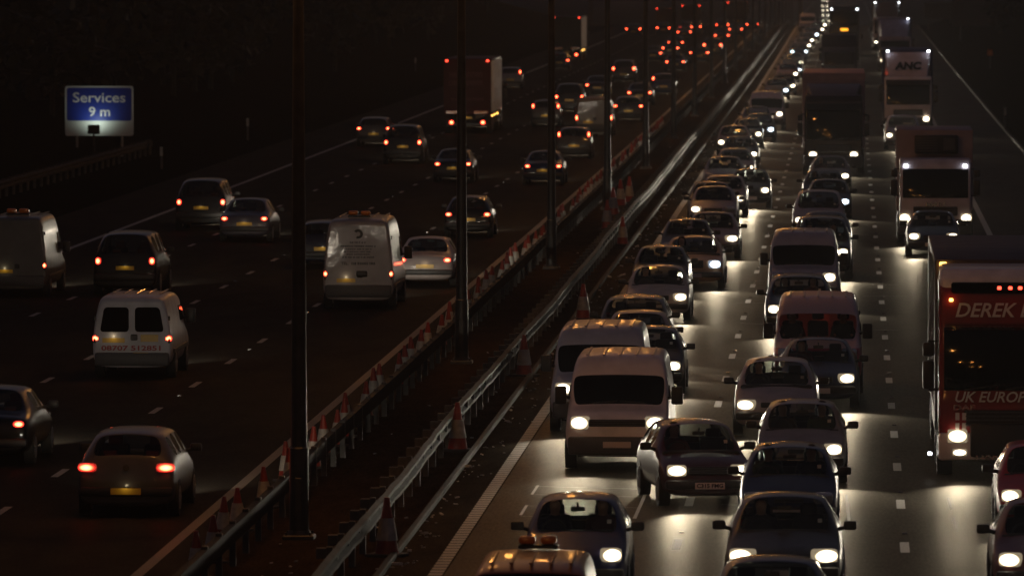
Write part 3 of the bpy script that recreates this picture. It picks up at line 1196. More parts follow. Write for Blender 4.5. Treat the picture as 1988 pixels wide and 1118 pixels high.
    if fridge:
        bm = bmesh.new()
        box(bm, (.05, yb - .17, box_h - .48), (1.45, .34, .62), .05, 2)
        for i in range(6):
            box(bm, (-.28, yb - .345, box_h - .70 + i * .085), (.72, .02, .03), .006, 1, mi=1)
        box(bm, (.48, yb - .345, box_h - .47), (.40, .02, .40), .01, 1, mi=1)
        k.add('refrigeration_unit', fin(bm, 'refrigeration_unit', [M['blackbox'], M['grey_trim']]))
    bm = bmesh.new()
    for s in (-1, 1):
        box(bm, (s * .42, .2, .88), (.10, L - .6, .24), .02, 1)
    for s in (-1, 1):
        box(bm, (s * (box_w / 2 - .06), 1.0, .72), (.04, L * .38, .42), .01, 1)
    box(bm, (0, L / 2 - .08, .52), (2.2, .08, .14), .02, 1)
    k.add('chassis', fin(bm, 'chassis', M['blackbox']))
    tm, rm = wheel_meshes(.49, .28)
    ws_ = [y0 + 1.30, L / 2 - 2.0] + ([L / 2 - 3.2, y0 + 4.2] if artic else [])
    for y in ws_:
        for s in (-1, 1):
            k.add('wheel', tm, (s * (box_w / 2 - .17), y, .49), kids=[('rim', rm, (0, 0, 0))])
    ml = lens_box(.13, .06, .10, .02)
    for mx_, mz_, mm in markers:
        k.add('marker_lamp', with_mats(ml, M[mm]), (mx_, (f(min(mz_, cab_h - .25)) - .03) if mz_ < cab_h else (yb - .04 if not deflector or abs(mx_) > hw * .9 else y0 + 1.2), mz_))
    # rear
    ry = L / 2
    for s in (-1, 1):
        k.add('tail_light', lens_box(.26, .08, .22), (s * .84, ry + .01, .62), lamp='tail')
    if top_lamps:
        for s in (-1, 1):
            k.add('marker_lamp', with_mats(ml, M['redmark']), (s * (box_w / 2 - .17), ry + .01, box_h - .10))
    k.add('number_plate', one(lambda b: box(b, (0, 0, 0), (.52, .02, .115), .006, 1), 'plate', M['plate_y']), (0, ry + .04, .86), lamp='rplate')
    k.yb, k.y0 = yb, y0
    KINDS[name] = k
    return k


lorry('fridge_lorry', L=8.0, cab_h=2.85, box_h=3.75, box_w=2.56, fridge=True, markers=((-.98, 2.62, 'mark'), (.98, 2.62, 'mark')), wind=(1.55, 2.52), hz=.90, hx=1.02, head=(.36, .28))
lorry('dark_artic', L=14, cab_h=3.3, box_h=4.15, artic=True, deflector=3.74, wind=(1.45, 2.75), hz=.86, hx=.84, box_lip=.30, box_w=2.56, visor=True)
lorry('deflector_artic', L=13.5, cab_h=2.9, box_h=4.2, artic=True, deflector=4.1, markers=((-1.02, 4.16, 'mark'), (1.02, 4.16, 'mark'), (.88, 2.62, 'amber')), wind=(1.5, 2.55), hz=.80, hx=.90, visor=True)
lorry('cap_lorry', L=10, cab_h=2.6, box_h=3.95, deflector=3.85, wind=(1.4, 2.3), hz=.85, markers=((.98, 3.9, 'mark'),))
lorry('small_box_lorry', L=7.5, cab_h=2.5, box_h=3.35, box_w=2.4, cab_w=2.2, wind=(1.35, 2.2), hz=.82)
k = lorry('red_artic', L=14, cab_h=3.68, box_h=3.92, cab_w=2.44, box_w=2.54, artic=True, deflector=None, wind=(1.62, 2.78), hz=.80, hx=.88, head=(.36, .24),
          low_bumper='paint', markers=((-1.12, 3.82, 'amber'),))
lorry('curtain_artic', L=13.6, cab_h=3.0, box_h=4.0, artic=True, top_lamps=True, box_w=2.52)
lorry('rear_artic', L=13.6, cab_h=3.0, box_h=3.9, artic=True, top_lamps=True, box_w=2.52)
lorry('luton_van', L=6.5, cab_h=2.3, box_h=3.0, box_w=2.3, cab_w=2.1, top_lamps=True, wind=(1.3, 2.1))

# the near red articulated lorry: white high roof, lettering, lower white bumper with lamps
y0 = -7.0
bm = bmesh.new()
prism(bm, [(y0 + .22, 3.34), (y0 + .26, 3.66), (y0 + .55, 3.84), (y0 + 2.1, 3.87), (y0 + 2.1, 3.34)], -1.20, 1.20, .10)
roof_me = fin(bm, 'high_roof', M['vanpaint'])
k.add('high_roof', roof_me, lamp='white')
bm = bmesh.new()
box(bm, (0, y0 + .19, 3.50), (2.0, .12, .20), .03, 1)
k.add('roof_light_bar', fin(bm, 'roof_light_bar', M['dglass']))
ml = lens_box(.075, .05, .06, .015)
for x in (-.12, .08, .26):
    k.add('marker_lamp', with_mats(ml, M['redmark']), (x, y0 + .115, 3.50))
k.add('marker_lamp', with_mats(ml, M['amber']), (-1.0, y0 + .12, 3.28))
t1 = text_mesh('DEREK L', .36, M['whiteink'], .004, .28, .006)
xs = [v.co.x for v in t1.vertices]
k.add('lettering', t1, (-.92 - min(xs), y0 + .145, 3.08), (R(-5), 0, 0))
t2 = text_mesh('UK EUROPE', .27, M['whiteink'], .004, .28, .004)
xs = [v.co.x for v in t2.vertices]
k.add('lettering', t2, (-.92 - min(xs), y0 - .0, 1.50))
t3 = text_mesh('DAF', .13, M['chrome'], .006, 0, .004, width=.40)
k.add('badge', t3, (-.76, y0 - .004, 1.31))
k.add('badge', t3, (-.35, y0 - .14, .42))
bm = bmesh.new()
quad(bm, [(-.10, 0, -.16), (.10, 0, -.16), (.10, 0, .16), (-.10, 0, .16)], 0)
quad(bm, [(-.025, -.003, -.16), (.025, -.003, -.16), (.025, -.003, .16), (-.025, -.003, .16)], 1)
quad(bm, [(-.10, -.006, -.025), (.10, -.006, -.025), (.10, -.006, .025), (-.10, -.006, .025)], 1)
k.add('flag_sticker', fin(bm, 'flag_sticker', [M['whiteink'], M['redink']], 0), (-.82, y0 - .01, 1.06))
bm = bmesh.new()
box(bm, (0, y0 - .10, .72), (1.30, .10, .62), .06, 2)
k.add('bumper_centre', fin(bm, 'bumper_centre', M['blackbox']))
k.add('fog_light', with_mats(lens_box(.26, .1, .12, .02), M['head']), (-.84, y0 - .10, .50))
k.add('marker_lamp', with_mats(ml, M['mark']), (-1.38, y0 + .3, .45))
# rows of air horns and lamp bar glints under the sun visor
k.add('sun_visor', one(lambda b: prism(b, [(y0 - .10, 2.74), (y0 + .14, 2.86), (y0 + .2, 2.86), (y0 - .02, 2.74)], -1.12, 1.12, .015), 'sun_visor', M['glass']))

# lettering and marks for single lorries, built once and hung on them below
ANC = text_mesh('ANC', .62, M['ink'], .006, .12, .03, width=1.36)
MAN = text_mesh('MAN', .20, M['chrome'], .006, 0, .006, width=.62)

# double-deck coach seen from the front
k = Kind(12.0, 1.27, 4.3, .75, .92, .8, 1.0, 'coach')
y0 = -6.0
bm = bmesh.new()
prism(bm, [(y0 + .04, .35), (y0, 1.2), (y0 + .15, 3.95), (y0 + .5, 4.3), (6.0, 4.3), (6.0, .35)], -1.27, 1.27, .10)
k.add('body', fin(bm, 'body', M['paint']))
bm = bmesh.new()
prism(bm, [(y0 - .005, 1.25), (y0 + .04, 2.05), (y0 + .12, 2.05), (y0 + .08, 1.25)], -1.12, 1.12, .02)
k.add('windscreen', fin(bm, 'windscreen', M['dglass']))
bm = bmesh.new()
prism(bm, [(y0 + .055, 2.65), (y0 + .13, 3.85), (y0 + .2, 3.85), (y0 + .14, 2.65)], -1.14, 1.14, .02)
k.add('upper_window', fin(bm, 'upper_window', M['dglass']))
k.add('destination_display', one(lambda b: box(b, (0, 0, 0), (.62, .05, .20), .01, 1), 'destination_display', M['destination']), (0, y0 + .045, 2.32))
for s in (-1, 1):
    k.add('headlight', lens_box(.3, .1, .22), (s * .92, y0 - .0, .75), lamp='head')
    k.add('marker_lamp', with_mats(lens_box(.14, .06, .12, .02), M['mark']), (s * 1.08, y0 + .13, 4.05))
    bm = bmesh.new()
    box(bm, (0, 0, 0), (.22, .14, .5), .04, 2)
    bar(bm, (0, 0, .25), (-s * .3, .1, .5), .03, 6)
    k.add('wing_mirror', fin(bm, 'wing_mirror', M['blackbox']), (s * 1.5, y0 + .1, 1.75))
    for y in (-3.6, 3.0):
        tm, rm = wheel_meshes(.48, .28)
        k.add('wheel', tm, (s * 1.12, y, .48), kids=[('rim', rm, (0, 0, 0))])
KINDS['coach'] = k


# ------------------------------------------------------------------ a seated driver, grown once
def seated_person(sx=1):
    me = bpy.data.meshes.new('person')
    P = [(0, 0, .12), (0, .03, .34), (0, .04, .54), (0, .02, .66), (0, .0, .745), (0, -.02, .83), (0, -.02, .90),
         (.19, .03, .56), (.27, -.10, .36), (.20, -.36, .40), (.19, -.43, .43), (-.19, .03, .56), (-.27, -.10, .36), (-.20, -.36, .40), (-.19, -.43, .43),
         (.10, -.02, .10), (.13, -.46, .16), (.13, -.60, -.22), (.13, -.72, -.25), (-.10, -.02, .10), (-.13, -.46, .16), (-.13, -.60, -.22), (-.13, -.72, -.25)]
    E = [(0, 1), (1, 2), (2, 3), (3, 4), (4, 5), (5, 6), (2, 7), (7, 8), (8, 9), (9, 10), (2, 11), (11, 12), (12, 13), (13, 14), (0, 15), (15, 16), (16, 17), (17, 18),
         (0, 19), (19, 20), (20, 21), (21, 22)]
    rad = [.15, .145, .15, .06, .085, .10, .07, .07, .05, .036, .042, .07, .05, .036, .042, .09, .07, .05, .045, .09, .07, .05, .045]
    me.from_pydata(P, E, [])
    o = bpy.data.objects.new('person', me)
    COL.objects.link(o)
    md = o.modifiers.new('skin', 'SKIN')
    sk = me.skin_vertices[0].data if me.skin_vertices else None
    if sk is None:
        bmx = bmesh.new()
        bmx.from_mesh(me)
        bmx.verts.layers.skin.verify()
        bmx.to_mesh(me)
        bmx.free()
        sk = me.skin_vertices[0].data
    for i, r in enumerate(rad):
        sk[i].radius = (r * (1.25 if i in (0, 1, 2) else 1), r)
        sk[i].use_root = (i == 0)
    o.modifiers.new('sub', 'SUBSURF').levels = 2
    o.modifiers['sub'].render_levels = 2
    dg = bpy.context.evaluated_depsgraph_get()
    full = bpy.data.meshes.new_from_object(o.evaluated_get(dg))
    bpy.data.objects.remove(o)
    full.materials.clear()
    full.materials.append(M['cloth'])
    full.materials.append(M['skin'])
    for p in full.polygons:
        c = p.center
        p.use_smooth = True
        if c.z > .655 or (c.y < -.40 and c.z > .34):
            p.material_index = 1
    # nose
    for v in full.vertices:
        if v.co.z > .77 and v.co.z < .81 and abs(v.co.x) < .025 and v.co.y < -.08:
            v.co.y -= .022
    bm = bmesh.new()
    bmesh.ops.create_uvsphere(bm, u_segments=18, v_segments=12, radius=.112)
    for v in bm.verts:
        v.co.y = v.co.y * 1.08 + .025
        if v.co.y < -.03 and v.co.z < .05:
            v.co.y = -.03 + (v.co.y + .03) * .2
        v.co.z = v.co.z * .92 + .865
    hair = fin(bm, 'hair', M['hair'], 60)
    return full, hair


PERSON, HAIR = seated_person()


# ------------------------------------------------------------------ putting vehicles on the road
def spot_data(power, size, name):
    l = bpy.data.lights.new(name, 'SPOT')
    l.energy = power
    l.spot_size = R(size)
    l.spot_blend = 1.0
    l.shadow_soft_size = .07
    l.color = (1.0, .89, .70)
    return l


BEAM = spot_data(HEAD_SPOT, 60, 'headlight_beam')
BEAM2 = spot_data(HEAD_SPOT * 3.4, 66, 'headlight_beam_pair')
BEAM_AWAY = spot_data(HEAD_SPOT * .9, 60, 'headlight_beam_away')
PLATE_GLOW = bpy.data.lights.new('plate_lamp', 'POINT')
PLATE_GLOW.energy = .28
PLATE_GLOW.shadow_soft_size = .02
PLATE_GLOW.color = (1, .8, .45)
_cache = {}


def mm(me, m):
    key = (me.name, m.name)
    if key not in _cache:
        _cache[key] = with_mats(me, m)
    return _cache[key]


PEOPLE = []
WHITE = (.88, .83, .86)
SILVER = (.22, .22, .24)
BLACK = (.008, .008, .010)
DARK = (.018, .019, .023)
NAVY = (.010, .014, .045)
BLUE = (.012, .03, .13)
RED = (.20, .010, .010)
GOLD = (.42, .26, .12)
LILAC = (.15, .14, .21)
GREY = (.06, .06, .066)
PINK = (.30, .22, .22)
TAN = (.40, .32, .24)


def put(kind, px, py, col, label, anchor='lamp', face='to', noun=None, group=None, head='head', yaw=0.0, scale=1.0, extra=None, lit=(1, 1), people=0, d=None, cat=None, cols=None,
        no_near=False, off=None, tails=(1, 1), beams=True, nm=None):
    k = KINDS[kind]
    h = {'lamp': k.hz if face == 'to' else k.tz, 'roof': k.H - .03}[anchor]
    if off is None:
        off = 0.0 if anchor == 'lamp' else (1.6 if k.noun != 'lorry' else .4)
    if d is None:
        x, dd = at(px, py, h * scale)
        dd -= off
        if off:
            x = at(px, py, h * scale)[0] * dd / (dd + off)
    else:
        x, dd = px, d
    yc = dd + k.L / 2 * scale
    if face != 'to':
        col = tuple(c * .34 for c in col)  # shade put into the paint: vehicles driving away darken to near silhouettes
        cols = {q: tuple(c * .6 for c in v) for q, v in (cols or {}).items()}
    root = bpy.data.objects.new(nm or {'car': 'car', 'van': 'van', 'lorry': 'lorry', 'coach': 'coach'}[k.noun], None)
    COL.objects.link(root)
    rz = (0 if face == 'to' else math.pi) + R(yaw)
    slope = (gz(yc + 2) - gz(yc - 2)) / 4
    root.location = (x, yc, gz(yc) + .004)
    root.rotation_euler = (slope if face == 'to' else -slope, 0, rz)
    root.scale = (scale,) * 3
    root.empty_display_size = .3
    tag(root, label, cat or k.noun, group or ('vehicles queuing towards the camera' if face == 'to' else 'vehicles driving away from the camera'))
    ih, it = 0, 0
    for p in k.parts:
        if p['near'] and (dd > 330 or no_near):
            continue
        me = p['me']
        c = col
        if p['lamp'] == 'head':
            if face == 'to':
                on = lit[0 if p['loc'][0] < 0 else 1]
                me = mm(me, M[head] if on else M['heado'])
            else:
                me = mm(me, M['heado'])
        elif p['lamp'] == 'tail':
            # seen from behind, local +x is image left
            on = tails[0 if p['loc'][0] > 0 else 1] if face != 'to' else 0
            me = mm(me, M['tail'] if on else M['taild'])
        elif p['lamp'] == 'white':
            c = WHITE
        if cols and p['name'] in cols:
            c = cols[p['name']]
        if me.materials and len(me.materials) == 0:
            pass
        o = link(p['name'], me, root, p['loc'], p['rot'], c)
        for kn, km, kl in p['kids']:
            link(kn, km, o, kl, color=c)
        if p['lamp'] == 'head' and face == 'to' and beams and dd < 265 and lit[0 if p['loc'][0] < 0 else 1]:
            s = link('headlight_beam', BEAM, o, (0, -.16, 0), (R(-84.0), 0, -p['rot'][2] + R(7)))
        if p['lamp'] == 'rplate' and face != 'to' and dd < 420:
            link('plate_lamp', PLATE_GLOW, o, (0, .10, .09))
    if face == 'to' and beams and dd >= 265:
        link('headlight_beam', BEAM2, root, (0, -k.L / 2 - .15, k.hz), (R(-84.0), 0, R(5)))
    if face != 'to' and dd < 620:
        link('headlight_beam', BEAM_AWAY, root, (0, -k.L / 2 - .15, .7), (R(-78.5), 0, 0))
    if extra:
        extra(root, k)
    if people and k.driver:
        seats = [k.driver] + ([(-k.driver[0], k.driver[1], k.driver[2])] if people > 1 else [])
        for j, sp in enumerate(seats):
            PEOPLE.append((root, sp, label, j))
    return root


def beacon(y, w=.62, h=.16, two=True):
    def fn(root, k):
        bm = bmesh.new()
        box(bm, (0, 0, .03), (w, .24, .06), .02, 1, mi=1)
        for s in (-1, 1):
            box(bm, (s * w * .27, 0, .06 + h / 2), (w * .42, .22, h), .05, 2)
        o = link('beacon', fin(bm, 'beacon', [M['ambp'], M['blackbox']]), root, (0, y, k.H + .015))
    return fn


def hang(me, name, loc, rot=(0, 0, 0)):
    def fn(root, k):
        link(name, me, root, loc, rot)
    return fn


def both(*fns):
    def fn(root, k):
        for f in fns:
            f(root, k)
    return fn


def red_cabin(root, k):  # added red point light for the cabin glow, not a fitted lamp
    l = bpy.data.lights.new('red_cabin_lamp', 'POINT')
    l.energy = 1.1
    l.color = (1, .10, .05)
    l.shadow_soft_size = .15
    b = [c for c in root.children if c.name.split('.')[0] == 'body'][0]
    link('red_cabin_lamp', l, b, (.1, -k.L / 2 + 3.1, 1.3))


def plate_text(s, w=.46):
    me = text_mesh(s, .095, M['ink'], .002, 0, .003, width=w)

    def fn(root, k):
        p = [c for c in root.children if c.name.split('.')[0] == 'number_plate'][0]
        link('lettering', me, p, (0, -.012, 0))
    return fn


# ---- southbound queue, fast lane
put('small_van', 1018, 1069, (.42, .12, .03), 'orange van with an amber roof beacon, cut off by the bottom edge', 'roof', extra=beacon(1.75, .56, .12), off=4.0, beams=False, lit=(0, 0), scale=.93)  # sodium light on the roof put into the paint as orange
put('round_hatch', 1113, 1080, (.012, .02, .10), 'small dark blue round hatchback right behind the car with the beacon', people=2)
put('panel_van', 1197, 823, WHITE, 'white panel van with black bumper leading the pair of vans', lit=(1, 1))
put('panel_van', 1160, 757, (.62, .63, .68), 'white panel van half hidden behind the leading white van', lit=(1, 1))
put('hatch', 1255, 712, BLACK, 'black car whose side shows just beyond the leading white van')
put('hatch', 1236, 678, SILVER, 'silver car squeezed behind the two white vans, roof and windscreen showing')
put('estate', 1228, 648, DARK, 'dark estate car with bright rear window, ahead of the silver saloon', lit=(0, 1))
put('saloon', 1275, 578, (.42, .38, .34), 'silver saloon with one bright headlight behind the dark estate', people=1, lit=(0, 1))
put('hatch', 1281, 536, BLACK, 'black car with a pale patch on its roof, behind the silver saloon', lit=(0, 1))
put('big_saloon', 1344, 514, (.50, .30, .15), 'large orange-lit pale saloon with a dark grille', lit=(0, 1), head='headw', people=1)  # pale car, with the street lamps' orange light put into its colour
put('hatch', 1332, 478, DARK, 'dark car tucked behind the large orange-lit saloon', lit=(0, 0), beams=False)
put('round_saloon', 1382, 464, LILAC, 'lilac-silver saloon with round headlight behind the large orange-lit saloon', lit=(0, 1), people=1)
put('saloon', 1384, 407, (.27, .21, .22), 'pinkish saloon lit from behind, second behind the lilac saloon', lit=(1, 0), d=None)
put('hatch', 1378, 398, DARK, 'dark car with left mirror sticking out over the hard strip', lit=(0, 0), beams=False)
put('estate', 1404, 386, (.20, .18, .20), 'silver-mauve estate car beside the black straddling car', lit=(0, 1))
put('round_hatch', 1456, 370, BLACK, 'black car straddling the lane line beside the fast-lane queue', lit=(1, 1), head='head')
put('saloon', 1405, 343, (.2, .18, .2), 'grey saloon with bright back window behind the silver-mauve estate', lit=(0, 1))
put('saloon', 1426, 326, (.26, .2, .23), 'pale saloon with a glaring light seen through its windscreen', lit=(0, 1))
put('saloon', 1436, 300, DARK, 'dark saloon under a row of orange roof glints', lit=(0, 1), people=1)
put('hatch', 1424, 277, (.26, .17, .13), 'bronze hatchback showing its left headlight over the hard strip', lit=(1, 0))
put('round_hatch', 1450, 261, GREY, 'grey hatchback with bright windscreen behind the bronze hatchback', lit=(1, 1))
put('hatch', 1474, 252, DARK, 'dark hatchback with two bright lamps in front of the white fast-lane van', lit=(1, 1), head='headw')
put('hatch', 1468, 236, NAVY, 'navy car crouching in front of the white fast-lane van', lit=(0, 0), beams=False)
put('panel_van', 1488, 222, (.52, .50, .60), 'lone white van far down the fast-lane queue', lit=(0, 1))
for i, (px, py, kd, c, lt, lb) in enumerate([
        (1508, 176, 'hatch', GREY, (0, 1), 'grey car first behind the lone white fast-lane van'),
        (1521, 167, 'saloon', DARK, (1, 1), 'dark saloon second behind the lone white fast-lane van'),
        (1529, 144, 'hatch', PINK, (0, 1), 'pale car third behind the lone white fast-lane van'),
        (1537, 135, 'estate', BLACK, (0, 1), 'black estate fourth behind the lone white fast-lane van'),
        (1541, 122, 'hatch', SILVER, (0, 1), 'silver car fifth behind the lone white fast-lane van'),
        (1546, 112, 'saloon', DARK, (0, 0), 'dark unlit saloon sixth behind the lone white fast-lane van'),
        (1551, 101, 'hatch', NAVY, (1, 1), 'navy car with bright lamps beside the dark box lorry'),
        (1558, 89, 'saloon', PINK, (0, 1), 'pale saloon at the far end of the fast-lane queue'),
        (1565, 79, 'hatch', GREY, (0, 1), 'grey car at the far end of the fast-lane queue, before the coach'),
        (1574, 68, 'estate', (.35, .2, .17), (0, 1), 'reddish estate near the crest of the fast lane'),
        (1586, 58, 'hatch', DARK, (0, 1), 'dark car dazzling beside the coach, nearer of two'),
        (1591, 49, 'saloon', GREY, (0, 1), 'grey saloon dazzling beside the coach, farther of two')]):
    put(kd, px, py, c, lb, lit=lt, head='head' if i % 3 else 'headw')
put('panel_van', 1568, 47, (.5, .42, .46), 'pale van on the crest at the head of the fast lane', lit=(0, 0), beams=False)
for i, (x, dd) in enumerate([(-4.6, 1420), (-5.3, 1580), (-5.9, 1730), (-6.6, 1900), (-7.4, 2150)]):
    k_ = ['first', 'second', 'third', 'fourth', 'fifth'][i]
    put('hatch', x, 0, GREY, k_ + ' lowest far car in the string of headlights rising left of the coach', d=dd, head='head', no_near=True)

# ---- southbound queue, middle lane
put('saloon', 1495, 1092, (.012, .017, .055), 'navy car at the bottom edge with only its roof in view', 'roof')
put('round_saloon', 1521, 1080, (.010, .014, .018), 'black-green saloon with slanted twin headlights glaring', people=1)
put('hatch', 1531, 968, (.010, .016, .06), 'dark blue hatchback with a yellow charm hanging in its windscreen', people=2, lit=(0, 0), beams=False)
put('old_hatch', 1342, 915, (.05, .008, .008), 'old dark red hatchback with a pink number plate changing lanes', yaw=9, people=1, extra=plate_text('C315 FMG'))
put('hatch', 1556, 873, (.2, .2, .23), 'grey hatchback with bright back window behind the dark blue hatchback', people=2, lit=(0, 1))
put('golf', 1506, 787, (.5, .42, .40), 'pinkish silver car with its left headlight on, left of the navy saloon', people=1, lit=(1, 0))
put('saloon', 1588, 735, (.012, .016, .04), 'navy saloon just in front of the red minibus', lit=(0, 1), people=1)
put('minibus', 1587, 688, WHITE, 'pink and red minibus with a glowing red cabin', lit=(0, 0), beams=False, people=2, extra=red_cabin, nm='minibus', cat='minibus')
put('estate', 1550, 601, (.014, .018, .05), 'navy estate with roof rails between the minibus and the white van', lit=(1, 0), people=2)
put('panel_van', 1560, 539, (.50, .46, .50), 'white van with ribbed roof in the middle lane', lit=(0, 1))
put('suv', 1594, 490, BLACK, 'tall black car with wide mirrors behind the middle-lane white van', lit=(0, 1), people=2)
put('saloon', 1602, 461, NAVY, 'navy saloon hidden behind the tall black car', lit=(0, 0), beams=False)
put('mpv', 1589, 428, (.4, .38, .43), 'silver people carrier with its left headlight lit', lit=(1, 0))
put('hatch', 1609, 392, DARK, 'dark car with a dazzling right lamp behind the silver people carrier', lit=(0, 1), head='headw')
put('hatch', 1599, 372, BLACK, 'black car with left mirror showing, second behind the silver people carrier', lit=(0, 0), beams=False, people=1)
put('saloon', 1611, 342, (.17, .14, .15), 'greyish saloon directly in front of the dark articulated lorry', lit=(0, 1), people=1)
put('dark_artic', 1618, 301, (.020, .008, .007), 'dark articulated lorry with a huge black windscreen', cols={'cargo_box': (.46, .30, .30), 'wind_deflector': (.05, .02, .016)}, scale=1.06)
put('small_box_lorry', 1629, 141, (.05, .05, .07), 'dark box lorry between the coach and the dark articulated lorry', cols={'cargo_box': (.03, .03, .05)}, scale=1.06)
put('coach', 1639, 94, (.012, .010, .012), 'tall black coach with an orange destination display', lit=(0, 0), scale=1.06)

# ---- southbound slow lane
put('saloon', 2040, 1086, (.12, .03, .03), 'dark red car cut by the bottom right corner', head='head')
put('hatch', 2030, 962, (.30, .012, .012), 'bright red car cut by the right edge beside the red lorry')
put('red_artic', 1952, 845, (.22, .006, .009), 'red articulated lorry with a white roof and lettering above its windscreen', cols={'bumper': (.85, .8, .82), 'cargo_box': (.10, .08, .09)})
put('saloon', 1812, 459, (.012, .016, .03), 'dark car close in front of the white refrigerated lorry')
put('fridge_lorry', 1816, 423, (.58, .52, .58), 'white lorry with a refrigeration unit above its cab', cols={'cargo_box': (.36, .28, .29)}, extra=hang(MAN, 'badge', (0, -4.02, 1.34)))
put('mpv', 1752, 263, (.55, .50, .52), 'white car right in front of the lorry lettered on its wind deflector')
put('deflector_artic', 1763, 231, (.60, .55, .60), 'white and blue lorry lettered ANC on its wind deflector', lit=(0, 1), scale=1.06, cols={'cargo_box': (.05, .06, .14), 'wind_deflector': (.52, .46, .54)},
    extra=hang(ANC, 'lettering', (0, -13.5 / 2 + .78, 3.42), (R(-38), 0, 0)))
put('cap_lorry', 1737, 118, (.42, .32, .32), 'lorry with a lilac wind deflector ahead of the ANC lorry', lit=(1, 0), scale=1.08, cols={'wind_deflector': (.34, .33, .48), 'cargo_box': (.2, .19, .25)})
put('deflector_artic', 1722, 82, (.45, .33, .31), 'farthest slow-lane lorry with amber and white roof lamps', lit=(1, 0), scale=1.10, cols={'cargo_box': (.08, .07, .08), 'wind_deflector': (.08, .06, .06)})
put('hatch', 2.6, 0, GREY, 'distant slow-lane car glaring between the coach and the farthest lorry', d=1010, no_near=True)


# ---- northbound traffic
def golf_marks(root, k):
    bm = bmesh.new()
    cyl(bm, (0, 0, 0), .055, .055, .02, 'Y', 16)
    link('badge', fin(bm, 'badge', M['chrome']), root, (0, k.L / 2 - .02, .86))
    bm = bmesh.new()
    bar(bm, (0, 0, 0), (.36, 0, .05), .012, 6)
    link('rear_wiper', fin(bm, 'rear_wiper', M['trim']), root, (-.05, k.L / 2 - .22, 1.0))


def small_van_marks(root, k):
    y = k.L / 2
    link('lettering', text_mesh('08707 512851', .15, M['redink'], .004, 0, .004, width=1.35), root, (0, y + .035, .70), (0, 0, math.pi))
    bm = bmesh.new()
    box(bm, (-.40, y + .028, .93), (.40, .012, .16), .004, 1)
    link('sticker', fin(bm, 'sticker', M['plate_y']), root)
    bm = bmesh.new()
    box(bm, (-.20, y + .028, .58), (.34, .012, .05), .004, 1)
    link('sticker', fin(bm, 'sticker', M['plate_y']), root)


def high_van_marks(root, k):
    y = k.L / 2 + .016
    bm = bmesh.new()
    for r0, r1, a0 in ((.06, .13, .6),):
        n = 20
        for i in range(n):
            a, b = a0 + i * 4.6 / n, a0 + (i + 1) * 4.6 / n
            quad(bm, [(r0 * math.cos(a), 0, r0 * math.sin(a)), (r1 * math.cos(a), 0, r1 * math.sin(a)), (r1 * math.cos(b), 0, r1 * math.sin(b)), (r0 * math.cos(b), 0, r0 * math.sin(b))])
    link('emblem', fin(bm, 'emblem', M['ink'], 0), root, (0, y, 2.06))
    rnd = random.Random(3)
    bm = bmesh.new()

    def row2(z, x, x1, h):
        while x < x1:
            l = rnd.uniform(.025, .055)
            quad(bm, [(x, 0, z - h / 2 * rnd.uniform(.7, 1)), (x + l, 0, z - h / 2), (x + l, 0, z + h / 2 * rnd.uniform(.6, 1)), (x, 0, z + h / 2)])
            x += l + rnd.choice((.012, .012, .014, .035))
    def row(z, w, h):
        row2(z, -w / 2, w / 2, h)

    for z, w, h in ((1.83, .40, .05), (1.73, .95, .05), (1.65, .72, .038), (1.58, .66, .038), (1.51, .62, .038), (1.43, .86, .05)):
        row(z, w, h)
    row2(1.26, -.46, .18, .075)
    link('lettering', fin(bm, 'lettering', M['grey_trim'], 0), root, (0, y, 0))
    link('lettering', text_mesh('TEL.', .11, M['ink'], .002, 0, .002), root, (.36, y + .003, 1.26), (0, 0, math.pi))
    beacon(k.L / 2 - .5, .62, .12)(root, k)
    bm = bmesh.new()
    box(bm, (-.10, y + .03, .98), (.30, .06, .16), .03, 2)
    link('door_lock', fin(bm, 'door_lock', M['blackbox']), root)


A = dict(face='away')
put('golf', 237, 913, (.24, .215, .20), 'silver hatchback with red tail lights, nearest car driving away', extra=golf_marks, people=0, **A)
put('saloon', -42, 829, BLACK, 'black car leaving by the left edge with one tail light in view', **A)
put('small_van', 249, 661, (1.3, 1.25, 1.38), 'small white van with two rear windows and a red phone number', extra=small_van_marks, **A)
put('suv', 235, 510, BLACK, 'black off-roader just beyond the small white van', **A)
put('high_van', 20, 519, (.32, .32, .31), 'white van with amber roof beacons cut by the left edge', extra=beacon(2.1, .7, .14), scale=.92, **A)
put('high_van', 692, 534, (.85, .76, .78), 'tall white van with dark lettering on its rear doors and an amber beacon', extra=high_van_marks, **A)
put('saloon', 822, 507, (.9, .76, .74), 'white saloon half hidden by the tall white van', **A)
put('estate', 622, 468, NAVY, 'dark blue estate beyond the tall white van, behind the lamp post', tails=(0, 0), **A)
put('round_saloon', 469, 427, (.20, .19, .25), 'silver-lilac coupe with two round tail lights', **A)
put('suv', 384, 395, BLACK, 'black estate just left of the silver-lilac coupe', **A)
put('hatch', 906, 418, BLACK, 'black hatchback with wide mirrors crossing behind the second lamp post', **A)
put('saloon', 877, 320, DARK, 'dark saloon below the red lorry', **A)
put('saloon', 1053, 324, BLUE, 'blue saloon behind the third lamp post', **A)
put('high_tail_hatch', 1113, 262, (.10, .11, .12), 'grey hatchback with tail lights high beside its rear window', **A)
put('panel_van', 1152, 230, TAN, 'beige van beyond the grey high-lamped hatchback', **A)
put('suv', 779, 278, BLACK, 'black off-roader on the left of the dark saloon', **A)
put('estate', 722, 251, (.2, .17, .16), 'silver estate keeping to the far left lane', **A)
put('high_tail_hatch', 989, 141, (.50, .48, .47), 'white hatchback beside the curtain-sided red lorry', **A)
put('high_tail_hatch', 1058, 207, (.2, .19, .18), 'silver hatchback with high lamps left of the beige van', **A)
put('suv', 1104, 189, BLACK, 'tall black car with bright yellow plate left of the beige van', tails=(1, 1), **A)
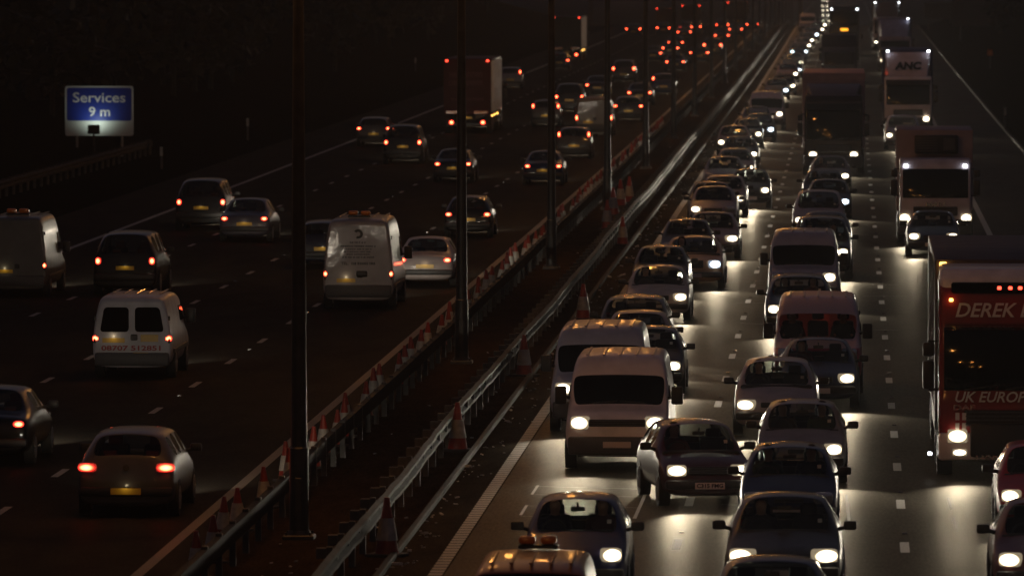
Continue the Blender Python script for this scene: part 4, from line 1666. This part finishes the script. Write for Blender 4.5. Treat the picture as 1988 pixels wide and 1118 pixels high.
put('saloon', 1158, 166, DARK, 'dark saloon peeping over the beige van', **A)
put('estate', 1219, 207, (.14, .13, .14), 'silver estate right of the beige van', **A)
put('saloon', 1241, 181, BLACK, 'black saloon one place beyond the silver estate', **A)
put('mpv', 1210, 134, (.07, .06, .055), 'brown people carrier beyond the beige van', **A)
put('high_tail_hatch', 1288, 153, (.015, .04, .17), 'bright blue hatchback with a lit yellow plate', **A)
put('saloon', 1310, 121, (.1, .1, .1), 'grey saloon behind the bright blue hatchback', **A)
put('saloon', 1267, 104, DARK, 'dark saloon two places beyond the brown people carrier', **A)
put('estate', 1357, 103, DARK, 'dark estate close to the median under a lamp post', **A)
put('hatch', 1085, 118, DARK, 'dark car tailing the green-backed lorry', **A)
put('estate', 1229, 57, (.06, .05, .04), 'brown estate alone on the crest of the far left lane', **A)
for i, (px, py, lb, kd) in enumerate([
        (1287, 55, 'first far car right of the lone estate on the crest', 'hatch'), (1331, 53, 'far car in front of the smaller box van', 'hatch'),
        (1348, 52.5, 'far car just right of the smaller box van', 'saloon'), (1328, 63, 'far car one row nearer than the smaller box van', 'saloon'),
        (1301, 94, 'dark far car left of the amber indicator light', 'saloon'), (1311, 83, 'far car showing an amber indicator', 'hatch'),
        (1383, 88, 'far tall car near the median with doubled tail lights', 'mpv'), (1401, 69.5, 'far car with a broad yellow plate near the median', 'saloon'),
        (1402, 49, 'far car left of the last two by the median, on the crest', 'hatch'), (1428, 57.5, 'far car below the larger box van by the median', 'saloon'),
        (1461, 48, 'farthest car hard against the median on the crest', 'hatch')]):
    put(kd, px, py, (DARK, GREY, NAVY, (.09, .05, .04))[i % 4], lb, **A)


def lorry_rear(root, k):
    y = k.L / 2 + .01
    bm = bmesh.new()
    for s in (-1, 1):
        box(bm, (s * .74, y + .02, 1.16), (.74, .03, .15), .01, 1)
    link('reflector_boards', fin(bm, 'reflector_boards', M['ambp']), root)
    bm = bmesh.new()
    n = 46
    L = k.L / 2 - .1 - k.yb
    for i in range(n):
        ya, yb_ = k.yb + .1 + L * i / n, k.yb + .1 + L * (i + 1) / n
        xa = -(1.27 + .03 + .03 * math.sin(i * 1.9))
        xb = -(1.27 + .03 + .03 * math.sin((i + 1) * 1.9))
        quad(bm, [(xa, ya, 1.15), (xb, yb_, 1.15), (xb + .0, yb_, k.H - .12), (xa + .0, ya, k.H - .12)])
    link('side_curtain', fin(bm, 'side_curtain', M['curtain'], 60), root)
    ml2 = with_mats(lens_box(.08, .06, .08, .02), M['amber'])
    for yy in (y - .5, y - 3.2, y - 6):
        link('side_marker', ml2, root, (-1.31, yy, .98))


def red_back(root, k):
    lorry_rear(root, k)
    bm = bmesh.new()
    rnd = random.Random(5)
    for z, w in ((3.15, 1.6), (2.72, 1.6), (1.85, 1.7)):
        x = -w / 2
        while x < w / 2:
            l = rnd.uniform(.10, .17)
            h = .13 if z > 2 else .06
            for sx in (0, l - .03):
                quad(bm, [(x + sx, 0, z - h), (x + sx + .03, 0, z - h), (x + sx + .03, 0, z + h), (x + sx, 0, z + h)])
            zz = rnd.choice((-h, 0, h - .03))
            quad(bm, [(x, .001, z + zz), (x + l, .001, z + zz), (x + l, .001, z + zz + .03), (x, .001, z + zz + .03)])
            x += l + .06
    link('lettering', fin(bm, 'lettering', mat('faded_lettering', (.10, .03, .025), .6), 0), root, (0, k.L / 2 + .012, 0))


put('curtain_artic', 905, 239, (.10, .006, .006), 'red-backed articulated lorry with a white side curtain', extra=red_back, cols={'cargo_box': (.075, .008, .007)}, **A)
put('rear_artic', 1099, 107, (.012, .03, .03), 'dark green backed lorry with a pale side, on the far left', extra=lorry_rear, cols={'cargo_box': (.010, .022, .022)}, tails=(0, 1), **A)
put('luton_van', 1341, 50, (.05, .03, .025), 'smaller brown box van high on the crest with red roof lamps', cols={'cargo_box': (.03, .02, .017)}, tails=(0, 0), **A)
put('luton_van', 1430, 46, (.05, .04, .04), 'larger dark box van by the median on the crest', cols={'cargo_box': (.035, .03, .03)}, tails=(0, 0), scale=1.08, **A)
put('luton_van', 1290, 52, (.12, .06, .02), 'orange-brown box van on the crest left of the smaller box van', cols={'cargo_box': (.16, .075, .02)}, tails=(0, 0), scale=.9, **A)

# ---- the people that can be seen inside the nearer cars
JK = [(.03, .03, .05), (.08, .03, .03), (.05, .05, .05), (.03, .05, .04)]
bpy.context.view_layer.update()
for i, (root, sp, lb, j) in enumerate(PEOPLE):
    k_len = (root.matrix_world @ Vector(sp))
    hip = root.matrix_world @ Vector((sp[0], sp[1] - .05, sp[2] + .50))
    o = link('person', PERSON, None, hip, root.rotation_euler, JK[i % 4])
    o.scale = (.96,) * 3
    tag(o, ('driver at the wheel of the ' if j == 0 else 'front passenger in the ') + ' '.join(lb.split()[:10]), 'person', 'people in the queuing cars')
    link('hair', HAIR, o)

# ------------------------------------------------------------------ street lamps on the median
def lamp_parts():
    pole = bmesh.new()
    rings = [(0, .165), (1.5, .155), (1.52, .135), (8, .095), (12.0, .065)]
    prev = None
    for z, r in rings:
        ring = [pole.verts.new((r * math.cos(a * math.tau / 12), r * math.sin(a * math.tau / 12), z)) for a in range(12)]
        if prev:
            for i in range(12):
                pole.faces.new((prev[i], prev[(i + 1) % 12], ring[(i + 1) % 12], ring[i]))
        prev = ring
    pole.faces.new(prev)
    pole = fin(pole, 'pole', M['galv'])
    base = bmesh.new()
    box(base, (0, 0, .04), (.52, .52, .08), .015, 1)
    cyl(base, (0, 0, .10), .21, .18, .10, 'Z', 12)
    for sx in (-1, 1):
        for sy in (-1, 1):
            cyl(base, (sx * .20, sy * .20, .10), .025, .025, .06, 'Z', 6)
    base = fin(base, 'base_plate', M['galv'])
    door = one(lambda b: box(b, (0, -.150, .75), (.12, .03, .55), .01, 1), 'access_door', M['galv'])
    arm = bmesh.new()
    pts = [(0, 0, 11.9), (.45, 0, 12.25), (1.1, 0, 12.42), (1.75, 0, 12.48)]
    for a, b in zip(pts, pts[1:]):
        bar(arm, a, b, .05, 8)
    arm = fin(arm, 'arm', M['galv'])
    head = one(lambda b: box(b, (2.1, 0, 12.52), (.90, .30, .16), .06, 2, taper=(.8, .7)), 'lamp_head', M['galv'])
    bowl = bmesh.new()
    prof = [(-.09, 12.44), (-.065, 12.30), (.065, 12.30), (.09, 12.44)]
    a = [bowl.verts.new((1.85, y, z)) for y, z in prof]
    b = [bowl.verts.new((2.32, y, z)) for y, z in prof]
    for i in range(3):
        bowl.faces.new((a[i], b[i], b[i + 1], a[i + 1]))
    bowl.faces.new(a)
    bowl.faces.new(b[::-1])
    bowl = fin(bowl, 'lamp_bowl', M['lampbowl'], 0)
    return pole, base, door, arm, head, bowl


LP = lamp_parts()
ORD = ['nearest', 'second nearest', 'third nearest', 'fourth nearest', 'fifth nearest', 'sixth nearest', 'seventh nearest', 'eighth nearest', 'ninth nearest', 'tenth nearest']
i0 = 0
for kk in range(-3, 21):
    d = 115 + 50 * kk
    r = bpy.data.objects.new('street_lamp', None)
    COL.objects.link(r)
    r.location = (-9.02 if kk == 0 else -9.1, d, gz(d) - .005)
    if kk < 0:
        lb = 'tall double-armed street lamp on the median nearer than the picture shows'
    elif kk < 10:
        lb = 'tall grey street lamp post on the dark median, %s to the viewer' % ORD[kk]
    else:
        lb = 'thin distant street lamp post in the crowded row towards the crest'
    tag(r, lb, 'street lamp', 'street lamps along the median')
    link('pole', LP[0], r)
    link('base_plate', LP[1], r)
    link('access_door', LP[2], r)
    for s in (0, math.pi):
        link('arm', LP[3], r, (0, 0, 0), (0, 0, s))
        h = link('lamp_head', LP[4], r, (0, 0, 0), (0, 0, s))
        link('lamp_bowl', LP[5], h)

# ------------------------------------------------------------------ crash barriers
WBEAM = [(-.035, .0), (.045, .045), (.045, .095), (-.03, .145), (-.03, .175), (.045, .225), (.045, .275), (-.035, .32)]


def barrier(x, d0, d1, zc, prof, label, rail_m, post_m, step=2.4, wob=.0, block=.0, tall=.72, side=1, double=False):
    root = bpy.data.objects.new('crash_barrier', None)
    COL.objects.link(root)
    root.location = (x, d0, gz(d0))
    tag(root, label, 'crash barrier')
    rnd = random.Random(int(x * 10) + 3)
    bm = bmesh.new()
    st = []
    d = d0
    while d < d1:
        st.append(d)
        d += 1.2 if d < 260 else 6
    wx = 0.0
    for sgn in ((1, -1) if double else (side,)):
        prev = None
        ph = rnd.uniform(0, 9)
        for d in st:
            wx = wob * (math.sin(d * .21 + ph) * .5 + math.sin(d * .067 + ph) + rnd.uniform(-.35, .35))
            wz = wob * .35 * math.sin(d * .13 + ph)
            ring = [bm.verts.new((sgn * (p[0] + block) + wx, d - d0, gz(d) - gz(d0) + zc + p[1] + wz)) for p in prof]
            if prev:
                for i in range(len(prof) - 1):
                    bm.faces.new((prev[i], prev[i + 1], ring[i + 1], ring[i]))
            prev = ring
    link('rail', fin(bm, 'rail', rail_m, 40), root)
    pm = bmesh.new()
    box(pm, (0, 0, tall / 2 - .06), (.10, .13, tall + .12), .008, 1)
    if block:
        box(pm, (side * block / 2, 0, zc + .16), (block + .02, .12, .22), .006, 1)
        if not double:
            box(pm, (-side * .12, 0, tall - .10), (.16, .15, .16), .006, 1)
    pm = fin(pm, 'post', post_m, 30)
    ds = []
    d = d0 + .6
    while d < d1:
        ds.append(d)
        d += step
    vis = [q for q in ds if q > 104]
    for q in vis[:100]:
        link('post', pm, root, (0, q - d0, gz(q) - gz(d0)))
    rest = vis[100:]
    if rest:
        bm = bmesh.new()
        for q in rest:
            box(bm, (0, q - d0, tall / 2 + gz(q) - gz(d0)), (.10, .13, tall), 0)
        o = link('post_row', fin(bm, 'post_row', post_m, 0), root)
        o['kind'] = 'stuff'
    return root


barrier(-7.78, 90, 905, .40, WBEAM, 'long dented steel crash barrier along the hard strip of the queuing carriageway', M['rail'], M['bpost'], wob=.035, block=.12, side=1)
barrier(-9.66, 90, 905, .40, [(-.06, .0), (-.06, .27), (.06, .27), (.06, .0)], 'dark box-beam crash barrier between the cone row and the lamp posts', M['darkrail'], M['bpost'], wob=.012)
barrier(-33.5, 225, 338, .36, WBEAM, 'rusty crash barrier on the left verge under the blue sign', M['rail'], M['bpost'], wob=.01, block=.1)


# ------------------------------------------------------------------ traffic cones
def cone_parts():
    body = bmesh.new()
    base = bmesh.new()
    sl = bmesh.new()
    cyl(body, (0, 0, .415), .165, .034, .77, 'Z', 20)
    cyl(sl, (0, 0, .37), .147, .096, .30, 'Z', 20, caps=False)
    box(base, (0, 0, .02), (.46, .46, .045), .02, 2)
    return fin(body, 'body', M['conered'], 50), fin(sl, 'sleeve', M['conewhite'], 50), fin(base, 'base', M['conebase'])


CP = cone_parts()


def cone(x, d, label, group, s=1.0, tilt=(0, 0)):
    r = bpy.data.objects.new('traffic_cone', None)
    COL.objects.link(r)
    r.location = (x, d, gz(d) + .003)
    r.scale = (s, s, s)
    r.rotation_euler = (tilt[0], tilt[1], random.uniform(0, 6))
    tag(r, label, 'traffic cone', group)
    link('body', CP[0], r)
    link('sleeve', CP[1], r)
    link('base', CP[2], r)


d = 107.5
n = 0
while d < 385:
    cone(-10.12 + random.uniform(-.13, .13), d + random.uniform(-.6, .6), 'red and white traffic cone in the long row behind the dark box-beam barrier', 'cones in the long row by the dark barrier',
         random.uniform(.88, .98), (random.uniform(-.05, .05), random.uniform(-.05, .05)))
    d += random.choice((2.7, 3.2, 3.2, 3.6, 4.2)) if d < 330 else 2.8
for px, py, lb in [(748, 1083, 'nearest cone on the hard strip beside the dented barrier, low and dark'), (886, 878, 'cone with a bright red foot standing alone on the hard strip beside scattered litter'),
                   (1016, 732, 'cone on the hard strip beside the half hidden white van'), (1131, 622, 'dull pink cone on the hard strip behind the white vans'),
                   (1208, 477, 'cone on the hard strip farthest from the viewer, by the large pale saloon')]:
    x, dd = at(px, py)
    cone(x, dd, lb, 'cones on the hard strip', 1.18)
for px, py, lb in [(1178, 447, 'nearest cone of the loose cluster in the median by the fourth lamp post'), (1190, 420, 'cone in the median cluster by the fourth lamp post, just short of the tall pair'),
                   (1204, 402, 'left cone of the tall pair in the median just past the fourth lamp post'), (1221, 396, 'right cone of the pair in the median just past the fourth lamp post')]:
    x, dd = at(px, py)
    cone(max(-9.2, min(-8.3, x)), dd, lb, 'cones in the median', 1.3)

# litter along the hard strip
bm = bmesh.new()
rnd = random.Random(11)
for i in range(300):
    d = 104 + 260 * rnd.random() ** 1.6
    x = -7.15 + abs(rnd.gauss(0, .28)) if rnd.random() < .75 else rnd.uniform(-9.3, -6.6)
    s = rnd.uniform(.015, .05) if rnd.random() < .93 else rnd.uniform(.06, .12)
    box(bm, (x, d, gz(d) + .012 + s * .2), (s, s * rnd.uniform(.6, 2.2), s * .4), 0, 1, Matrix.Rotation(rnd.uniform(0, 3), 4, 'Z') @ Matrix.Rotation(rnd.uniform(-.4, .4), 4, 'X'))
o = struct('litter', fin(bm, 'litter', M['debris'], 0), 'stuff')

# ------------------------------------------------------------------ the lit services sign
sx, sd = -35.63, 333.0
ZB = gz(sd) + bank(sx) - .27
r = bpy.data.objects.new('road_sign', None)
COL.objects.link(r)
r.location = (sx, sd, ZB)
r.rotation_euler = (0, 0, R(-2))
tag(r, 'lit blue motorway sign reading Services 9 m on two posts', 'road sign')
SW, SB, ST = 3.28, 1.05, 3.42


def rr(bm, x0, x1, z0, z1, y, t, rad, mi=0):
    f0 = len(bm.faces)
    vs = []
    for cx, cz, a0 in ((x1 - rad, z1 - rad, 0), (x0 + rad, z1 - rad, 90), (x0 + rad, z0 + rad, 180), (x1 - rad, z0 + rad, 270)):
        for j in range(5):
            a = R(a0 + j * 22.5)
            vs.append((cx + rad * math.cos(a), cz + rad * math.sin(a)))
    a = [bm.verts.new((x, y, z)) for x, z in vs]
    b = [bm.verts.new((x, y + t, z)) for x, z in vs]
    fs = [bm.faces.new(a), bm.faces.new(b[::-1])]
    for i in range(len(vs)):
        fs.append(bm.faces.new((a[i], b[i], b[(i + 1) % len(vs)], a[(i + 1) % len(vs)])))
    for f in fs:
        f.material_index = mi


bm = bmesh.new()
rr(bm, -SW / 2, SW / 2, SB, ST, 0, .04, .12)
link('sign_panel', fin(bm, 'sign_panel', M['signwhite'], 0), r)
bm = bmesh.new()
rr(bm, -SW / 2 + .09, SW / 2 - .09, SB + .72, ST - .09, -.008, .006, .10)
link('blue_panel', fin(bm, 'blue_panel', M['signblue'], 0), r)
link('lettering', text_mesh('Services', .66, M['whiteink'], .003, 0, .008, width=2.52), r, (0, -.013, 2.85))
link('lettering', text_mesh('9 m', .62, M['whiteink'], .003, 0, .010, width=1.02), r, (.02, -.013, 2.18))
for s in (-1, 1):
    link('post', one(lambda b: cyl(b, (s * 1.08, .10, 1.55), .06, .06, 3.6, 'Z', 10), 'post', M['conewhite']), r)
lb = bmesh.new()
box(lb, (-.12, -1.0, SB + .33), (.56, .22, .44), .03, 1)
bar(lb, (-.12, -1.0, SB + .12), (-.12, -1.0, -.2), .05, 8)
lo = link('sign_lamp', fin(lb, 'sign_lamp', M['blackbox']), r)
al = bpy.data.lights.new('sign_lamp_light', 'SPOT')
al.energy = 28
al.color = (.86, 1.0, .88)
al.spot_size = R(150)
al.spot_blend = .8
al.shadow_soft_size = .08
link('sign_lamp_light', al, lo, (-.12, -.86, SB + .62), (R(118), 0, 0))

# ------------------------------------------------------------------ verge posts, sign backs, gantry
def marker(px, py, label, red=False, h=1.0, x=None, dd=None, square=False):
    if x is None:
        x, dd = at(px, py)
    r = bpy.data.objects.new('marker_post', None)
    COL.objects.link(r)
    r.location = (x, dd, gz(dd) + bank(x))
    tag(r, label, 'marker post', 'marker posts on the verges')
    link('post', one(lambda b: box(b, (0, 0, h / 2 - .1), (.10, .08, h + .2), .02, 1), 'post', M['bpost'] if red or square else M['grey_trim']), r)
    if square:
        link('reflector', one(lambda b: box(b, (0, -.05, h - .15), (.40, .04, .45), .02, 1), 'reflector', M['ambp']), r)
    else:
        link('reflector', one(lambda b: box(b, (0, -.045, h - .22), (.13, .02, .40), .008, 1), 'reflector', M['conewhite']), r)


marker(307, 330, 'white topped marker post at the end of the left verge barrier')
marker(476, 274, 'white and red marker post alone on the dark left verge', h=1.15)
marker(1066, 86, 'small pale marker post left of the green-backed lorry')
marker(1951, 255, 'thin pale marker post on the right verge by the kerb', h=1.3)
marker(0, 0, 'dark orange square marker on the right verge', square=True, x=11.2, dd=560, h=1.2)
marker(804, 140, 'small pale marker post up the left verge beyond the red lorry', h=1.1)


def sign_back(x0, x1, z0, z1, d, label):
    r = bpy.data.objects.new('road_sign', None)
    COL.objects.link(r)
    r.location = ((x0 + x1) / 2, d, gz(d))
    tag(r, label, 'road sign')
    w = x1 - x0
    bm = bmesh.new()
    box(bm, (0, 0, (z0 + z1) / 2), (w, .06, z1 - z0), .01, 1)
    for i in range(4):
        box(bm, (0, -.06, z0 + (z1 - z0) * (i + .5) / 4), (w - .1, .06, .08), 0)
    link('sign_panel', fin(bm, 'sign_panel', M['signback'], 0), r)
    for s in (-1, 1):
        link('post', one(lambda b: box(b, (s * w * .36, -.16, z1 / 2 - .3), (.2, .14, z1 + .6), .01, 1), 'post', M['signback']), r)


sign_back(8.9, 12.5, 1.2, 3.15, 835, 'dark back of a sign beyond the slow lane lorries, smaller of two')
sign_back(10.2, 16.4, 2.0, 7.2, 700, 'big dark back of a sign on the right verge, taller of two')

gd = 1100
r = bpy.data.objects.new('gantry', None)
COL.objects.link(r)
r.location = (-24, gd, gz(gd))
tag(r, 'dark gantry beam across the far end of the left carriageway', 'gantry')
bm = bmesh.new()
box(bm, (0, 0, 6.95), (33.5, .9, 1.7), .05, 1)
for i in range(16):
    bar(bm, (-16.5 + i * 2.06, -.5, 6.2), (-15.5 + i * 2.06, -.5, 7.7), .06, 6)
link('beam', fin(bm, 'beam', M['concrete'], 0), r)
for s in (-1, 1):
    link('leg', one(lambda b: box(b, (s * 16.4, 0, 3.0), (.7, .8, 6.4), .03, 1), 'leg', M['concrete']), r)


# ------------------------------------------------------------------ dark woodland on both banks
def wood(name, spots, seed):
    rnd = random.Random(seed)
    bm = bmesh.new()
    for x, d, h, w in spots:
        z0 = gz(d) + bank(x) * max(0.0, min(1.0, 1 - (d - 900) / 300)) - .3
        bar(bm, (x, d, z0), (x + rnd.uniform(-.3, .3), d, z0 + h * .6), .16, 6, .07)
        n = int(60 * w)
        for i in range(n):
            a, e = rnd.uniform(0, math.tau), rnd.uniform(-1, 1)
            rr_ = rnd.random() ** .4
            c = Vector((x + w * .5 * rr_ * math.cos(a) * math.sqrt(1 - e * e) , d + w * .5 * rr_ * math.sin(a) * math.sqrt(1 - e * e), z0 + h * (.56 + .44 * e * rr_)))
            s = rnd.uniform(.18, .5)
            q = Matrix.Rotation(rnd.uniform(0, 6.3), 3, (rnd.uniform(-1, 1), rnd.uniform(-1, 1), rnd.uniform(-1, 1)))
            quad(bm, [c + q @ Vector(p) for p in ((-s, -s * .6, 0), (s, -s * .6, 0), (s * .7, s * .6, 0), (-s * .7, s * .6, 0))])
    return struct(name, fin(bm, name, M['leaf'], 0), 'stuff')


rnd = random.Random(21)
sp = []
for i in range(150):
    d = rnd.uniform(300, 860)
    x = -rnd.uniform(38, 40 + d * .06)
    sp.append((x, d, rnd.uniform(6, 11), rnd.uniform(4, 8)))
wood('woodland', sp, 1)
sp = []
for i in range(60):
    d = rnd.uniform(330, 800)
    x = rnd.uniform(12.5 + d * .002, 12 + d * .026)
    sp.append((x, d, rnd.uniform(3.5, 7), rnd.uniform(3, 5)))
wood('woodland', sp, 2)


# ------------------------------------------------------------------ the evening air
HAZE = .00017
bm = bmesh.new()
x0, x1, y0_, y1_, z0, z1 = -590, 590, -50, 6000, -5, 22
bmesh.ops.create_cube(bm, size=1.0, matrix=Matrix.Translation(((x0 + x1) / 2, (y0_ + y1_) / 2, (z0 + z1) / 2)) @ Matrix.Diagonal((x1 - x0, y1_ - y0_, z1 - z0, 1)))
hz_me = fin(bm, 'haze', None, 0)
hm = bpy.data.materials.new('evening_haze')
hm.use_nodes = True
t = hm.node_tree
t.nodes.clear()
vo = t.nodes.new('ShaderNodeVolumePrincipled')
vo.inputs['Color'].default_value = (.85, .84, .86, 1)
vo.inputs['Density'].default_value = HAZE
vo.inputs['Anisotropy'].default_value = .3
ou = t.nodes.new('ShaderNodeOutputMaterial')
t.links.new(vo.outputs[0], ou.inputs['Volume'])
hz_me.materials.append(hm)
struct('haze', hz_me, 'stuff')
